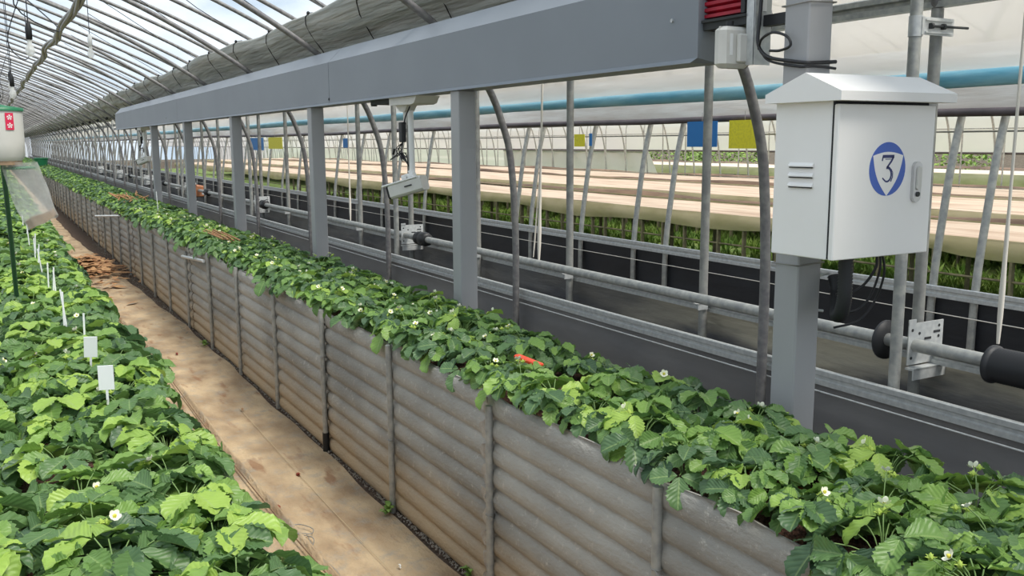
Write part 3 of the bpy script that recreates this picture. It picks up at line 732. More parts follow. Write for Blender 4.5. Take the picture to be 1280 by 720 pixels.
# emblem on the door (flat printed shapes, hair-thin)
EX, EZ, ER = 2.127, 1.5205, .0725
yE = CY0
def disc(cx, cz, r, n, y0, y1): return [(cx+r*math.cos(2*PI*k/n), cz+r*math.sin(2*PI*k/n)) for k in range(n)]
def flat(poly, y0, y1): return MB().prism([(a, b) for a, b in poly], y0, y1, 'y')
em = rel(door, rel(cb, flat(disc(EX, EZ, ER, 48, 0, 0), yE-.0008, yE+.0001))).build('emblem', 'blue', door)
# curved white triangle
V = [(EX-.0685*math.cos(math.radians(28)), EZ+ER*math.sin(math.radians(30))), (EX+.0685*math.cos(math.radians(28)), EZ+ER*math.sin(math.radians(30))), (EX, EZ-ER)]
def bulge(p, q, b, n=14):
    mx_, my_ = (p[0]+q[0])/2, (p[1]+q[1])/2; dx, dy = q[0]-p[0], q[1]-p[1]; L = math.hypot(dx, dy); nx, ny = dy/L, -dx/L
    if (mx_-EX)*nx+(my_-EZ)*ny < 0: nx, ny = -nx, -ny
    return [(p[0]+dx*t+nx*b*math.sin(PI*t), p[1]+dy*t+ny*b*math.sin(PI*t)) for t in [k/n for k in range(n)]]
tri = bulge(V[0], V[1], .010)+bulge(V[1], V[2], .012)+bulge(V[2], V[0], .012)
flatw = rel(cb, flat(tri, yE-.0014, yE-.0007)).build('emblem_field', 'cab', door)
# the figure 3, flat-topped with a double stroke
def ribbon(pts, wds, y0, y1):
    mb = MB(); L = []; Rr = []
    for i, p in enumerate(pts):
        a = pts[max(i-1, 0)]; b = pts[min(i+1, len(pts)-1)]; d = math.hypot(b[0]-a[0], b[1]-a[1]); nx, nz = -(b[1]-a[1])/d, (b[0]-a[0])/d
        L.append((p[0]+nx*wds[i]/2, p[1]+nz*wds[i]/2)); Rr.append((p[0]-nx*wds[i]/2, p[1]-nz*wds[i]/2))
    for i in range(len(pts)-1): mb.prism([L[i], L[i+1], Rr[i+1], Rr[i]], y0, y1, 'y')
    return mb
th3 = MB()
def add3(pts, w0, w1=None):
    n_ = len(pts); ws = [w0+((w1 if w1 is not None else w0)-w0)*i/(n_-1) for i in range(n_)]
    r_ = ribbon([(EX+a, EZ+b) for a, b in pts], ws, yE-.002, yE-.0013); th3.add(r_.v, r_.f)
add3([(-.023,.034),(.023,.034)], .0085)
add3([(-.022,.034),(-.024,.022)], .004)
add3([(.021,.034),(.012,.020),(-.004,.004)], .007, .005)
add3([(-.006,.004)]+[(.0-.002+.017*math.sin(a), -.015+.019*math.cos(a)) for a in [math.radians(d) for d in range(-10, 215, 15)]]+[(-.020,-.024)], .008, .004)
add3([(.014,.0),(.0205,-.010),(.0205,-.022),(.014,-.034)], .0012, .004)
add3([(-.012,.0265),(.010,.0265)], .002)
d3 = rel(cb, th3).build('numeral', 'navy', door)
for o in (em, flatw, d3): pass
# handle
def stadium(cx, cz, w_, h_, n=10):
    r = w_/2; P = []
    for k in range(n+1): a = PI*k/n; P.append((cx+r*math.cos(a), cz+h_/2-r+r*math.sin(a)))
    for k in range(n+1): a = PI+PI*k/n; P.append((cx+r*math.cos(a), cz-h_/2+r+r*math.sin(a)))
    return P
HX, HZ = 2.243, 1.483
hd = rel(cb, flat(stadium(HX, HZ, .032, .112), yE-.010, yE)).build('handle', 'chrome', door)
rel(cb, flat(stadium(HX+.003, HZ+.010, .018, .066), yE-.0135, yE-.0095)).build('lever', 'offwhite', hd)
rel(cb, MB().tube([(HX+.002, yE-.0135, HZ-.034), (HX+.002, yE-.0095, HZ-.034)], .007, 12)).build('lock', 'fabric_dark', hd)
# mounting straps behind cabinet
rel(cb, MB().box((2.0, CY1, 1.33), (2.2, CY1+.006, 1.37)).box((2.0, CY1, 1.60), (2.2, CY1+.006, 1.64))).build('mounting_bracket', 'galv_bright', cb)
# conduit and cables under the cabinet
pts = [(2.06, 1.765, 1.283), (2.062, 1.765, 1.22), (2.066, 1.768, 1.16), (2.076, 1.785, 1.115), (2.10, 1.82, 1.10), (2.135, 1.85, 1.12), (2.165, 1.88, 1.15), (2.172,1.90,1.20)]
cp = catmull(pts, 14); rr = [.0215 if i % 2 else .0185 for i in range(len(cp))]
MB().tube(cp, rr, 12).build('corrugated_conduit', 'black_rib', label='black corrugated conduit looping out of the cabinet bottom beside the post', cat='conduit')
cable([(2.18,1.76,1.283),(2.18,1.76,1.24),(2.16,1.78,1.19),(2.13,1.80,1.165),(2.09,1.82,1.16)], .004, 'black cable drooping from the cabinet bottom, leftmost of three')
cable([(2.195,1.76,1.283),(2.197,1.76,1.23),(2.185,1.78,1.15),(2.15,1.80,1.11),(2.09,1.83,1.11)], .0035, 'thin black cable drooping from the cabinet bottom, middle of three')
cable([(2.203,1.76,1.283),(2.217,1.76,1.22),(2.21,1.78,1.14),(2.17,1.80,1.08),(2.10,1.83,1.06)], .0035, 'thin black cable drooping lowest from the cabinet bottom, rightmost of three')
MB().tube([(2.146,1.935,1.197),(2.168,1.915,1.205)], .004, 8).build('post_bolt', 'galv_bright', label='small bright bolt sticking out of the cabinet post beside the conduit', cat='bolt')
MB().tube([(2.146,1.94,1.09),(2.165,1.93,1.088)], .004, 8).build('post_bolt', 'galv_bright', label='lower small bright bolt sticking out of the cabinet post', cat='bolt')

# ================================================================== HANGING CAMERAS
def cam_rig(y, label_m, label_c, s=1.0):
    r = empty('camera_mount', (2.14, y, 1.85), label_m, 'mount', 'camera mounts under the beam')
    rel(r, MB().box((2.075, y+.06, 1.828), (2.2, y+.40, 1.853)).box((2.08,y+.38,1.82),(2.11,y+.41,1.84))).build('carriage', 'fabric_dark', r)
    rel(r, MB().prism([(y-.34, 1.853), (y-.30, 1.815), (y-.26, 1.808), (y+.06, 1.812), (y+.06, 1.853)], 2.06, 2.2, 'x')).build('housing', 'offwhite', r)
    rel(r, MB().prism([(y-.12,1.812),(y+.06,1.812),(y-.0,1.775),(y-.07,1.775)], 2.10, 2.16, 'x').tube([(2.13,y-.035,1.78),(2.13,y-.035,1.70)], .022, 12)).build('neck', 'offwhite', r)
    rel(r, MB().tube([(2.135, y-.075, 1.78), (2.135, y-.085, 1.42)], .017, 12)).build('drop_rod', 'white', r)
    rel(r, MB().box((2.085, y-.06, 1.60), (2.115, y-.01, 1.715), .006)).build('power_brick', 'black', r)
    tl = MB()
    rd = random.Random(int(y*10))
    for k in range(6):
        a = [(2.10, y-.035, 1.60), (2.09+rd.uniform(-.02,.02), y+rd.uniform(-.02,.06), 1.555), (2.09+rd.uniform(-.03,.03), y+rd.uniform(-.10,.10), 1.51+rd.uniform(-.03,.02)), (2.10, y-.05+rd.uniform(-.09,.05), 1.54), (2.12, y-.07, 1.46)]
        tl.tube(catmull(a, 6), .0028, 5)
    rel(r, MB().tube([(2.09, y+.09, 1.53), (2.09, y+.07, 1.56)], .007, 6)).build('connector', 'cable', r)
    rel(r, MB().tube(catmull([(2.11, y-.04, 1.71), (2.10, y-.08, 1.74), (2.10, y-.15, 1.80)], 6), .004, 5)).build('lead', 'cable', r)
    rel(r, tl).build('wires', 'cable', r)
    c = empty('bullet_camera', (2.12, y-.08, 1.34), label_c, 'camera', 'bullet cameras')
    # body: aims towards -Y+... slightly down, seen from its left side
    ax = Vector((-.50, .62, -.22)).normalized(); side = ax.cross(Vector((0,0,1))).normalized(); upv = side.cross(ax)
    o0 = Vector((2.12, y-.08, 1.345))
    def T(a, b, c_): return o0+ax*a+side*b+upv*c_
    def obox(x0, x1, b0, b1, z0, z1, e=.012):
        mb = MB(); ring = [(b0+e, z0), (b1-e, z0), (b1, z0+e), (b1, z1-e), (b1-e, z1), (b0+e, z1), (b0, z1-e), (b0, z0+e)]
        vs = [T(x0, *p) for p in ring]+[T(x1, *p) for p in ring]
        mb.add(vs, [tuple(range(8)), tuple(reversed(range(8, 16)))]+[(k, 8+k, 8+(k+1) % 8, (k+1) % 8) for k in range(8)]); return mb
    rel(c, obox(-.10, .12, -.045, .045, -.042, .042)).build('body', 'offwhite', c)
    rel(c, obox(-.08, .155, -.050, .050, .036, .047, .004)).build('sun_shield', 'white', c)
    rel(c, obox(.1195, .135, -.042, .042, -.040, .036)).build('lens_window', 'black', c)
    mb = MB(); 
    for k in range(3):
        q = obox(.1345, .137, -.02+.02*k-.007, -.02+.02*k+.007, -.025, -.010, .002); mb.add(q.v, q.f)
    rel(c, mb).build('led_array', 'fabric_dark', c)
    mb = obox(-.04, -.02+.03, -.052, -.0502, .0, .008, .001); rel(c, mb).build('side_mark', 'fabric_dark', c)
    q = obox(-.05, .03, -.02, .02, .045, .075, .008); q.tube([T(-.02, 0, .07), Vector((2.135, y-.085, 1.43))], .02, 12); q.tube([T(.0, -.03, .06), T(.0, .03, .06)], .01, 8)
    rel(c, q).build('swivel_bracket', 'white', c)
cam_rig(5.06, 'carriage with housing, rod and black power brick hung under the near half of the beam', 'white bullet camera hanging between the two middle beam posts')
cam_rig(13.0 if False else 15.6, 'carriage with rod and power brick hung near the far end of the beam', 'small distant bullet camera hanging left of the farthest beam post')
# orange winch motor on the wind-up pipe
mo = empty('winch_motor', (2.93, 15.9, .80), 'orange-cased winch motor on the wind-up pipe left of the farthest beam post', 'motor')
rel(mo, MB().box((2.82, 15.6, .74), (3.02, 16.1, .92), .02).tube([(2.86,15.6,.9),(2.86,15.95,.97)], .05, 10)).build('case', 'motor', mo)
rel(mo, MB().lathe([(.03,-.1),(.07,-.08),(.07,.08),(.03,.1)], (2.93, 16.3, .847), 14, 'y')).build('gear_head', 'black', mo)

# ================================================================== BEDS
WX = 1.445
def corr(z, ph=0):   # broad rounded ridges, narrow grooves
    t = (z/.083+ph) % 1.0
    return .022*(abs(math.sin(PI*t))**.5)
def slate_sheet(y0, y1, seed, x=WX, ragged=True, top=.748):
    r = random.Random(seed); NZ = 81; NY = 14; mb = MB()
    e1 = [(r.random()-.5)*.018 for _ in range(NZ+1)]
    off = .007*(seed % 2)
    def f(side):
        def g(u, v):
            z = .0+top*u; k = int(round(u*NZ)); y = y0+(y1-y0)*v
            if v > .999 and ragged: y += e1[k]-.012*(1-corr(z)/.022)
            if v < .001 and ragged: y += e1[NZ-k]
            zz = z
            if u > .999: zz += .006*math.sin(y*9+seed)+.004*math.sin(y*31)
            return (x-corr(z)-off+side*.006, y, zz)
        return g
    a = MB().grid(NZ, NY, f(0)); bk = MB().grid(NZ, NY, f(1)); mb.add(a.v, a.f, True); n0 = len(a.v); mb.add(bk.v, [tuple(reversed(q)) for q in bk.f], True)
    W_ = NY+1
    for j in range(NY): mb.f.append((NZ*W_+j, NZ*W_+j+1, n0+NZ*W_+j+1, n0+NZ*W_+j)); mb.sm.append(False)
    for i in range(NZ):
        for j in (0, NY): mb.f.append((i*W_+j, (i+1)*W_+j, n0+(i+1)*W_+j, n0+i*W_+j)); mb.sm.append(False)
    return mb
joints = [-1.0, .84]+[2.69+1.83*i for i in range(44)]
for i in range(len(joints)-1):
    a, b = joints[i], joints[i+1]
    lab = ('corrugated fibre cement sheet out of frame at the near end of the right bed' if i == 0 else 'corrugated fibre cement sheet at the bottom right corner, nearest the camera' if i == 1 else
           f'corrugated fibre cement sheet facing the path, {nth(i-1)} from the camera end of the right bed' if i < 16 else 'corrugated fibre cement sheet at the far end of the right bed')
    slate_sheet(a-.02, b+.03, i).build('corrugated_sheet', 'slate', label=lab, cat='wall sheet', group='corrugated sheets of the right bed', recalc=False)
# back wall of the right bed and walls of the left bed: long plain corrugated boards
def long_board(x, sgn, label):
    def f(u, v): z = .73*u; return (x+sgn*corr(z), -1+(YEND)*v, z)
    def f2(u, v): z = .73*u; return (x+sgn*corr(z)-sgn*.006, -1+(YEND)*v, z)
    a = MB().grid(54, 8, f); c = MB().grid(54, 8, f2); a.add(c.v, c.f, True)
    a.build('corrugated_board', 'slate', label=label, cat='wall sheet', recalc=False)
long_board(1.985, 1, 'long corrugated board closing the back of the right strawberry bed')
long_board(.43, 1, 'long corrugated board on the path side of the left strawberry bed')
long_board(-.50, -1, 'long corrugated board on the outer side of the left strawberry bed')
# soil fills
def bedsoil(x0, x1, ztop, label, seed):
    rnd = random.Random(seed); z = {}
    def f(u, v): 
        e = min(u, 1-u); return (x0+(x1-x0)*u, -1+(YEND)*v, ztop-.05*max(0, .12-e)/.12+.02*math.sin(PI*u)+rnd.uniform(-.008,.008))
    mb = MB().grid(14, 500, f); mb.box((x0, -1, .02), (x1, YEND-1, ztop-.06))
    mb.build('bed_soil', 'bark', label=label, cat='soil', kind='stuff')
bedsoil(WX+.012, 1.975, .725, 'dark reddish mulch filling the right strawberry bed', 3)
bedsoil(-.49, .42, .725, 'dark reddish soil filling the left strawberry bed', 4)
# pale broken cement chips stuck at the sheet joint by the near stake
ch = MB()
rnd = random.Random(5)
for k in range(9):
    z = .70-.08*k; 
    x = WX-.026; n_ = 9; cy = 2.722+rnd.uniform(-.008,.010); P = [(cy+(.02+.018*rnd.random())*math.cos(2*PI*i/n_), z+(.022+.02*rnd.random())*math.sin(2*PI*i/n_)) for i in range(n_)]
    ch.prism(P, x-.002, x+.012, 'x')
ch.build('cement_patch', 'slate_chip', label='pale broken cement edging at the sheet joint behind the second nearest stake', cat='patch')
# stakes
sy = [.84, 1.76, 2.675, 3.585, 4.50, 5.43, 6.38, 7.32, 8.28]+[8.28+.955*i for i in range(1, 70)]
st = [.80, .735, .715, .75, .76, .755, .76, .765, .68]
sx = WX-.022-.0135
sk0 = None
for i, y in enumerate(sy):
    r = empty('bed_stake', (sx, y, 0), '', 'stake')
    top = st[i] if i < len(st) else .70+.04*math.sin(i*2.3)
    MB().tube([(0,0,-.05),(random.uniform(-.002,.004), .0, top*.5),(0, 0, top)], .0135, 12).build('pipe', 'galv', r)
    zt = .40+.12*math.sin(i*1.9)
    t = MB().tube([(0.015*math.cos(a), .015*math.sin(a), zt) for a in [2*PI*k/10 for k in range(10)]], .0022, 5, closed=True)
    t.tube([(-.012, -.008, zt), (-.02, -.035, zt-.003), (-.016, -.05, zt+.004)], .002, 5)
    t.build('wire_tie', 'wiretie', r)
    lab = ('galvanised stake against the corrugated wall, out of frame at the near end' if i == 0 else
           f'galvanised pipe stake holding the corrugated wall, {nth(i-1)} from the camera' if i < 18 else 'galvanised pipe stake at the far end of the corrugated wall')
    tag(r, lab, 'stake', 'pipe stakes along the corrugated wall')
MB().tube([(sx-.028, 8.26, .64), (sx-.028, 7.34, .70)], .0135, 12).build('cross_pipe', 'galv_bright', label='short pale pipe lying across two stakes midway along the wall', cat='pipe')
MB().tube([(sx-.02, 12.6, .70), (sx-.30, 12.75, .70)], .013, 10).build('cross_pipe', 'galv_bright', label='short pale pipe end jutting over the path far along the wall', cat='pipe')
MB().tube([(sx-.0, 4.50, .0), (sx, 4.50, .11)], .0175, 12).build('stake_sleeve', 'black', label='black sleeve round the foot of the fourth stake from the camera', cat='sleeve')

# ground cover on the path
def cov(u, v):
    y = 1.0+80*v; xr = 1.396 if y < 8 else max(1.15, 1.396-.026*(y-8))
    xr += .008*math.sin(y*3.1)+.006*math.sin(y*7.7)
    x = .44+(xr-.44)*u
    c = .985-.01*(y-4)+.02*math.sin(y*1.1)
    if y > 9: c = .90+.02*math.sin(y*.9)
    z = .010+.030*math.exp(-((x-c)/.012)**2)+.014*math.exp(-((x-c+.07+.01*math.sin(y*2))/.010)**2)
    z += .006*math.exp(-((x-1.16)/.01)**2)*(y < 5) + .005*math.sin(x*9+y*1.7)*math.sin(y*.9) + .003*math.sin(x*31+y*4)
    return (x, y, max(z, .011))
pc = MB().grid(110, 700, cov).build('ground_cover', 'cloth', label='brown woven ground cover sheet laid along the path, with a ridge down its length', cat='ground sheet', recalc=False)
# gravelly soil strip beside it
def strip(u, v):
    return (1.10+.345*u, 1.0+80*v, .001+.003*random.random())
MB().grid(8, 900, strip).build('soil_strip', 'soil', label='strip of dark soil between the ground cover and the corrugated wall', cat='soil', kind='stuff')
gv = MB(); rnd = random.Random(8)
for _ in range(2600):
    y = 2.2+14*rnd.random()**1.4; x = rnd.uniform(1.405, 1.438) if y < 8 else rnd.uniform(1.33, 1.435)
    s = rnd.uniform(.002, .006); gv.add([(x-s, y, .012), (x, y-s, .012), (x+s, y, .012), (x, y+s, .012), (x, y, .012+s*1.3)], [(0,1,4),(1,2,4),(2,3,4),(3,0,4)])
gv.build('gravel', 'stone', label='pale gravel bits scattered on the soil strip at the foot of the wall', cat='gravel', kind='stuff')
# litter on the path
def bit(x, y, s, seed, label, m='dry'):
    r = random.Random(seed); n_ = 7
    P = [Vector((x+s*(.6+.5*r.random())*math.cos(2*PI*k/n_+.3), y+s*1.5*(.6+.5*r.random())*math.sin(2*PI*k/n_+.3), .022+.010*r.random())) for k in range(n_)]
    c = Vector((x, y, .034)); mb = MB(); mb.add([c]+P, [(0, k+1, (k+1) % n_+1) for k in range(n_)]); mb.add([c-Vector((0,0,.008))]+[p-Vector((0,0,.008)) for p in P], [(0, (k+1) % n_+1, k+1) for k in range(n_)])
    mb.build('leaf_litter', m, label=label, cat='litter', group='litter on the path')
bit(1.17, 4.20, .014, 1, 'curled dark brown leaf scrap on the ground cover midway along the path', 'hose')
bit(.98, 3.85, .011, 2, 'small brown scrap on the ground cover left of the curled one', 'hose')
bit(1.20, 5.45, .012, 3, 'thin brown scrap on the ground cover near the soil strip', 'dry')
bit(.92, 5.0, .012, 4, 'brown scrap beside the raised ridge of the ground cover', 'dry')
bit(1.12, 7.2, .012, 5, 'far brown scrap on the ground cover before the fourth stake', 'hose')
for i, (x, y) in enumerate(((1.22,3.05),(1.20,2.93),(1.245,2.86))):
    bit(x, y, .006, 20+i, ['tiny white chip on the ground cover, farthest of three', 'tiny white chip on the ground cover, middle of three', 'tiny white chip on the ground cover, nearest of three'][i], 'white')
# bent wire
wv = [(.965,3.52,.03),(.985,3.50,.034),(1.02,3.49,.03),(1.035,3.54,.03),(1.0,3.60,.032),(.96,3.60,.03),(.955,3.53,.03),(1.01,3.45,.03),(.98,3.36,.028)]
MB().tube(catmull(wv, 6), .002, 6).build('bent_wire', 'wiretie', label='twisted loop of grey wire lying on the ground cover', cat='wire')
MB().tube(catmull([(1.0,3.5,.026),(.985,3.3,.026),(1.0,3.1,.026),(.97,2.8,.024)],6), .002, 5).build('string', 'wiretie', label='loose thin string trailing along the ground cover', cat='string')
# debris heap at the far end of the path
rnd = random.Random(11); hp = MB()
for _ in range(500):
    a = rnd.random()*2*PI; d = abs(rnd.gauss(0, .28)); x = .98+d*math.cos(a)*.9; y = 12.6+d*math.sin(a)*3; z = .03+max(0, .18*(1-d/.6))*rnd.random()
    l = rnd.uniform(.03,.12); b_ = rnd.random()*PI; dx, dy = math.cos(b_)*l, math.sin(b_)*l
    hp.add([(x-dx,y-dy,z),(x+dy*.4,y-dx*.4,z+.012),(x+dx,y+dy,z+.01),(x-dy*.4,y+dx*.4,z)], [(0,1,2,3)])
hp.build('dead_leaf_heap', 'dry', label='heap of brown dead leaves on the path behind the hanging bag', cat='heap', kind='stuff', recalc=False)
# weed at the foot of a stake
# ================================================================== STRAWBERRY PLANTS
def leaflet(mb, uvs, tints, base, d, nrm, L, W, fold, curl, tint, nu=16, nv=6, droop=0.0):
    """serrated obovate leaflet; base point, direction d, upward normal nrm"""
    d = d.normalized(); side = d.cross(nrm).normalized(); nrm = side.cross(d).normalized()
    k = len(mb.v); rows = []
    for i in range(nu+1):
        u = i/nu
        wv_ = (u**.66)*((1-u**3.4)**.55)*1.24*W/2+.0008
        tooth = 1.03 if i % 2 else .86
        for j in range(nv+1):
            v = -1+2*j/nv; ww = wv_*(1 if abs(v) < .99 else tooth)
            uu = u+(.03 if (abs(v) > .99 and i % 2) else 0)*(1-u)
            lift = fold*abs(v)*wv_ - curl*(u**2)*L - droop*u*L + .0022*math.sin(u*17)*abs(v)
            mb.v.append(tuple(base+d*(uu*L)+side*(v*ww)+nrm*lift)); uvs.append((u, v)); tints.append(tint)
    for i in range(nu):
        for j in range(nv):
            a = k+i*(nv+1)+j; mb.f.append((a, a+nv+1, a+nv+2, a+1)); mb.sm.append(True)
def finish_leaf(mb, uvs, tints, name, parent):
    me = bpy.data.meshes.new(name); me.from_pydata(mb.v, [], mb.f); me.polygons.foreach_set('use_smooth', [True]*len(mb.f)); me.update()
    ul = me.uv_layers.new(name='UVMap'); lv = [0]*len(me.loops); me.loops.foreach_get('vertex_index', lv)
    flat_ = []
    for i in lv: flat_ += uvs[i]
    ul.data.foreach_set('uv', flat_)
    at = me.attributes.new('tint', 'FLOAT', 'POINT'); at.data.foreach_set('value', tints)
    me.materials.append(M['leaf']); o = bpy.data.objects.new(name, me); COL.objects.link(o)
    if parent: o.parent = parent
    return o
def trifoliate(mb, uvs, tints, p, az, size, tint, tilt, r, nu, nv, fold=None):
    """three leaflets at the end of a petiole p, pointing outwards along azimuth az"""
    out = Vector((math.cos(az), math.sin(az), 0))
    nrm = (Vector((0,0,1))*math.cos(tilt)+out*math.sin(tilt)).normalized()
    nrm = (nrm+Vector((r.uniform(-.32,.32), r.uniform(-.32,.32), 0))).normalized()
    f0 = r.uniform(.15,.7) if fold is None else fold
    for k, da in enumerate((0, 1.25, -1.25)):
        a = az+da+r.uniform(-.12,.12); dd = Vector((math.cos(a), math.sin(a), 0)); dd = (dd-nrm*dd.dot(nrm)).normalized()
        s = size*(1.0 if k == 0 else .93)*r.uniform(.92,1.06)
        leaflet(mb, uvs, tints, p+dd*.006, dd, nrm, s, s*r.uniform(.86,1.0), f0+r.uniform(-.05,.1), r.uniform(.05,.35), min(1, max(0, tint+r.uniform(-.05,.05))), nu, nv, r.uniform(0,.2))
def flower_mb(p, az, tilt, s, r):
    fl = MB(); ce = MB(); up_ = Vector((math.cos(az)*math.sin(tilt), math.sin(az)*math.sin(tilt), math.cos(tilt)))
    e1 = up_.cross(Vector((0,0,1)));  e1 = e1.normalized() if e1.length > .01 else Vector((1,0,0)); e2 = up_.cross(e1)
    for k in range(5):
        a = 2*PI*k/5+r.random()*.1; d = e1*math.cos(a)+e2*math.sin(a); sd = up_.cross(d)
        vs = [p+d*.003]; 
        for (q, w_, h) in ((.35,.36,.002),(.7,.48,.004),(.95,.32,.007)):
            vs += [p+d*q*s+sd*w_*s+up_*h, p+d*q*s-sd*w_*s+up_*h]
        vs += [p+d*1.05*s+up_*.009]
        fl.add(vs, [(0,2,1),(1,2,4,3),(3,4,6,5),(5,6,7)], True)
    ce.lathe([(.0005,.001),(s*.34,.003),(s*.30,.006),(.001,.009)], (0,0,0), 8)
    rot = up_.to_track_quat('Z', 'Y'); ce.v = [tuple(rot @ Vector(v)+p) for v in ce.v]
    return fl, ce
def make_plant(seed, nleaf, size, spread, height, nflow, name='strawberry_plant', nu=16, nv=6, berry=False):
    r = random.Random(seed); root = empty(name, (0,0,0), None, None)
    mb = MB(); uvs = []; tints = []; stm = MB()
    for i in range(nleaf):
        az = 2*PI*i*.382+r.uniform(-.3,.3); inner = r.random()
        rad = spread*(.16+.84*inner); h = height*(1.05-.55*inner**1.5)+r.uniform(-.015,.015)
        p = Vector((rad*math.cos(az), rad*math.sin(az), h)); 
        tint = r.choice((.1,.2,.28,.35,.42,.5,.55,.65)) if inner > .3 else r.choice((.3,.4,.5,.6,.75,.95))
        tilt = (.15+.75*inner)*r.uniform(.6,1.2)
        stm.tube(catmull([(0,0,-.01), (rad*.35*math.cos(az), rad*.35*math.sin(az), h*.7), tuple(p)], 3), .0016, 4, caps=False)
        trifoliate(mb, uvs, tints, p, az+r.uniform(-.4,.4), size*r.uniform(.75,1.1), tint, tilt, r, nu, nv)
    # flower trusses
    flowers = []
    for i in range(nflow):
        az = r.random()*2*PI; rad = spread*r.uniform(.25,.8); p = Vector((rad*math.cos(az), rad*math.sin(az), height*1.05+r.uniform(.0,.03)))
        stm.tube(catmull([(0,0,0), (rad*.4*math.cos(az), rad*.4*math.sin(az), p.z*.75), tuple(p)], 3), .0016, 4, caps=False)
        flowers.append((p, az, r.uniform(.2,1.0)))
        for q in range(2):
            b_ = p+Vector((r.uniform(-.03,.03), r.uniform(-.03,.03), -.012)); stm.tube([tuple(p-Vector((0,0,.03))), tuple(b_)], .0013, 4, caps=False)
            flowers.append((b_, None, 0))
    finish_leaf(mb, uvs, tints, 'foliage', root)
    stm.build('stems', 'stem', root, recalc=False)
    for p, az, t in flowers:
        if az is None:
            bd = MB(); bd.lathe([(.001,-.006),(.0055,-.002),(.0045,.005),(.0008,.010)], p, 6)
            for k in range(5):
                a = 2*PI*k/5; bd.tube([tuple(p), tuple(p+Vector((.011*math.cos(a), .011*math.sin(a), .003)))], [.003, .0006], 4)
            bd.build('flower_bud', 'bud', root)
        else:
            f, c = flower_mb(p, az, t, .0125, r); fo = f.build('flower', 'petal', root, recalc=False); c.build('flower_centre', 'pollen', fo)
    if berry:
        az = r.random()*6; p = Vector((spread*.75*math.cos(az), spread*.75*math.sin(az), .03))
        MB().lathe([(.002,-.022),(.009,-.015),(.015,-.002),(.015,.008),(.008,.014),(.002,.015)], p, 12).build('berry', 'berry', root)
    register(root)
    return root
NR = []   # right bed kinds (smaller), left bed kinds (larger leaves)
for k, (nl, fl) in enumerate([(13,1),(12,0),(14,2),(12,1),(11,0),(13,1)]): NR.append(make_plant(100+k, nl+4, .082, .118, .085, fl, berry=(k == 3)))
NL = []
for k, (nl, fl) in enumerate([(13,0),(12,1),(14,0),(12,1),(13,0)]): NL.append(make_plant(200+k, nl+4, .092, .150, .088, fl))
used = set()
def put(kinds, x, y, z, s, rz, lab, grp):
    k = random.randrange(len(kinds)); src = kinds[k]
    if src.name in used: o = copy_tree(src)
    else: o = src; used.add(src.name)
    o.location = (x, y, z); o.rotation_euler = (random.uniform(-.08,.08), random.uniform(-.08,.08), rz); o.scale = (s, s, s)
    tag(o, lab, 'strawberry plant', grp)
    return o
def stake_words(y):
    i = max(0, sum(1 for q in sy if q < y)-1)
    return i
RG = 'strawberry plants in the right bed'; LG = 'strawberry plants in the left bed'
rnd = random.Random(21)
rows = {'path side': 1.53, 'middle': 1.71, 'back': 1.86}
ind = 0
for rn, rxx in rows.items():
    y = .95+{'path side': 0, 'middle': .1, 'back': .05}[rn]; c = {}
    while y < 11.8:
        i = stake_words(y); c[i] = c.get(i, 0)+1
        pos = ['first','second','third','fourth','fifth','sixth','seventh'][c[i]-1]
        where = 'before the nearest stake' if i < 1 else f'beyond the {nth(i-1)} stake'
        lab = f'strawberry plant, {rn} row of the right bed, {pos} {where}'
        if not (2.62 < y < 2.86 and rn == 'middle'):
            put(NR, rxx+rnd.uniform(-.03,.03), y, .735, rnd.uniform(.85,1.12)*(.95 if rn == 'back' else 1), rnd.random()*6.28, lab, RG); ind += 1
        y += rnd.uniform(.19, .235) if rn != 'middle' else rnd.uniform(.24, .30)
lrows = {'path side': .325, 'inner': .12, 'outer': -.14}
for rn, rxx in lrows.items():
    y = 1.45+{'path side': 0, 'inner': .12, 'outer': .05}[rn]; c = 0
    while y < {'path side': 9.6, 'inner': 8.8, 'outer': 6.5}[rn]:
        c += 1
        near = 'in the foreground' if y < 2.6 else 'before the nearest white tag' if y < 3.0 else 'beside the two white tags' if y < 4 else 'beside the white sticks' if y < 6.5 else 'below the hanging bag'
        lab = f'strawberry plant, {rn} row of left bed, {nth(c-1) or "far"} from camera, {near}'
        if c > 20: lab = f'strawberry plant far along the {rn} row of the left bed, below the hanging bag'
        put(NL, rxx+rnd.uniform(-.03,.03), y, .735, rnd.uniform(.85,1.12), rnd.random()*6.28, lab, LG); ind += 1
        y += rnd.uniform(.20, .25)*(1.12 if rn == 'inner' else 1)
print('individual plants', ind)
# far plants: uncountable
def far_leaves(x0, x1, y0, y1, dens, size, seed, label):
    r = random.Random(seed); mb = MB(); uvs = []; tints = []
    y = y0
    n = int((y1-y0)*dens)
    for _ in range(n):
        t = r.random()**1.5; yy2 = y0+(y1-y0)*t; x = r.uniform(x0, x1); e = abs((x-(x0+x1)/2)/((x1-x0)/2))
        z = .735+.085*(1-.65*e**2.5)+r.uniform(-.035,.035); az = r.random()*6.28
        p = Vector((x, yy2, z)); nrm = Vector((r.uniform(-.6,.6)+(x-(x0+x1)/2)*1.5, r.uniform(-.6,.6), 1)).normalized(); d = Vector((math.cos(az), math.sin(az), 0)); d = d-nrm*d.dot(nrm)
        s = size*(1+.9*t)
        leaflet(mb, uvs, tints, p, d, nrm, s, s*.95, r.uniform(.1,.5), .2, r.choice((.1,.25,.4,.55,.7,.9)), 4, 2)
    o = finish_leaf(mb, uvs, tints, 'strawberry_foliage', None); tag(o, label, 'strawberry plants', None, 'stuff'); return o
far_leaves(1.40, 1.99, 11.6, YEND-2, 420, .075, 31, 'far dense strawberry foliage receding along the right bed')
far_leaves(-.12, .46, 9.2, YEND-2, 420, .085, 32, 'far dense strawberry foliage receding along the left bed')
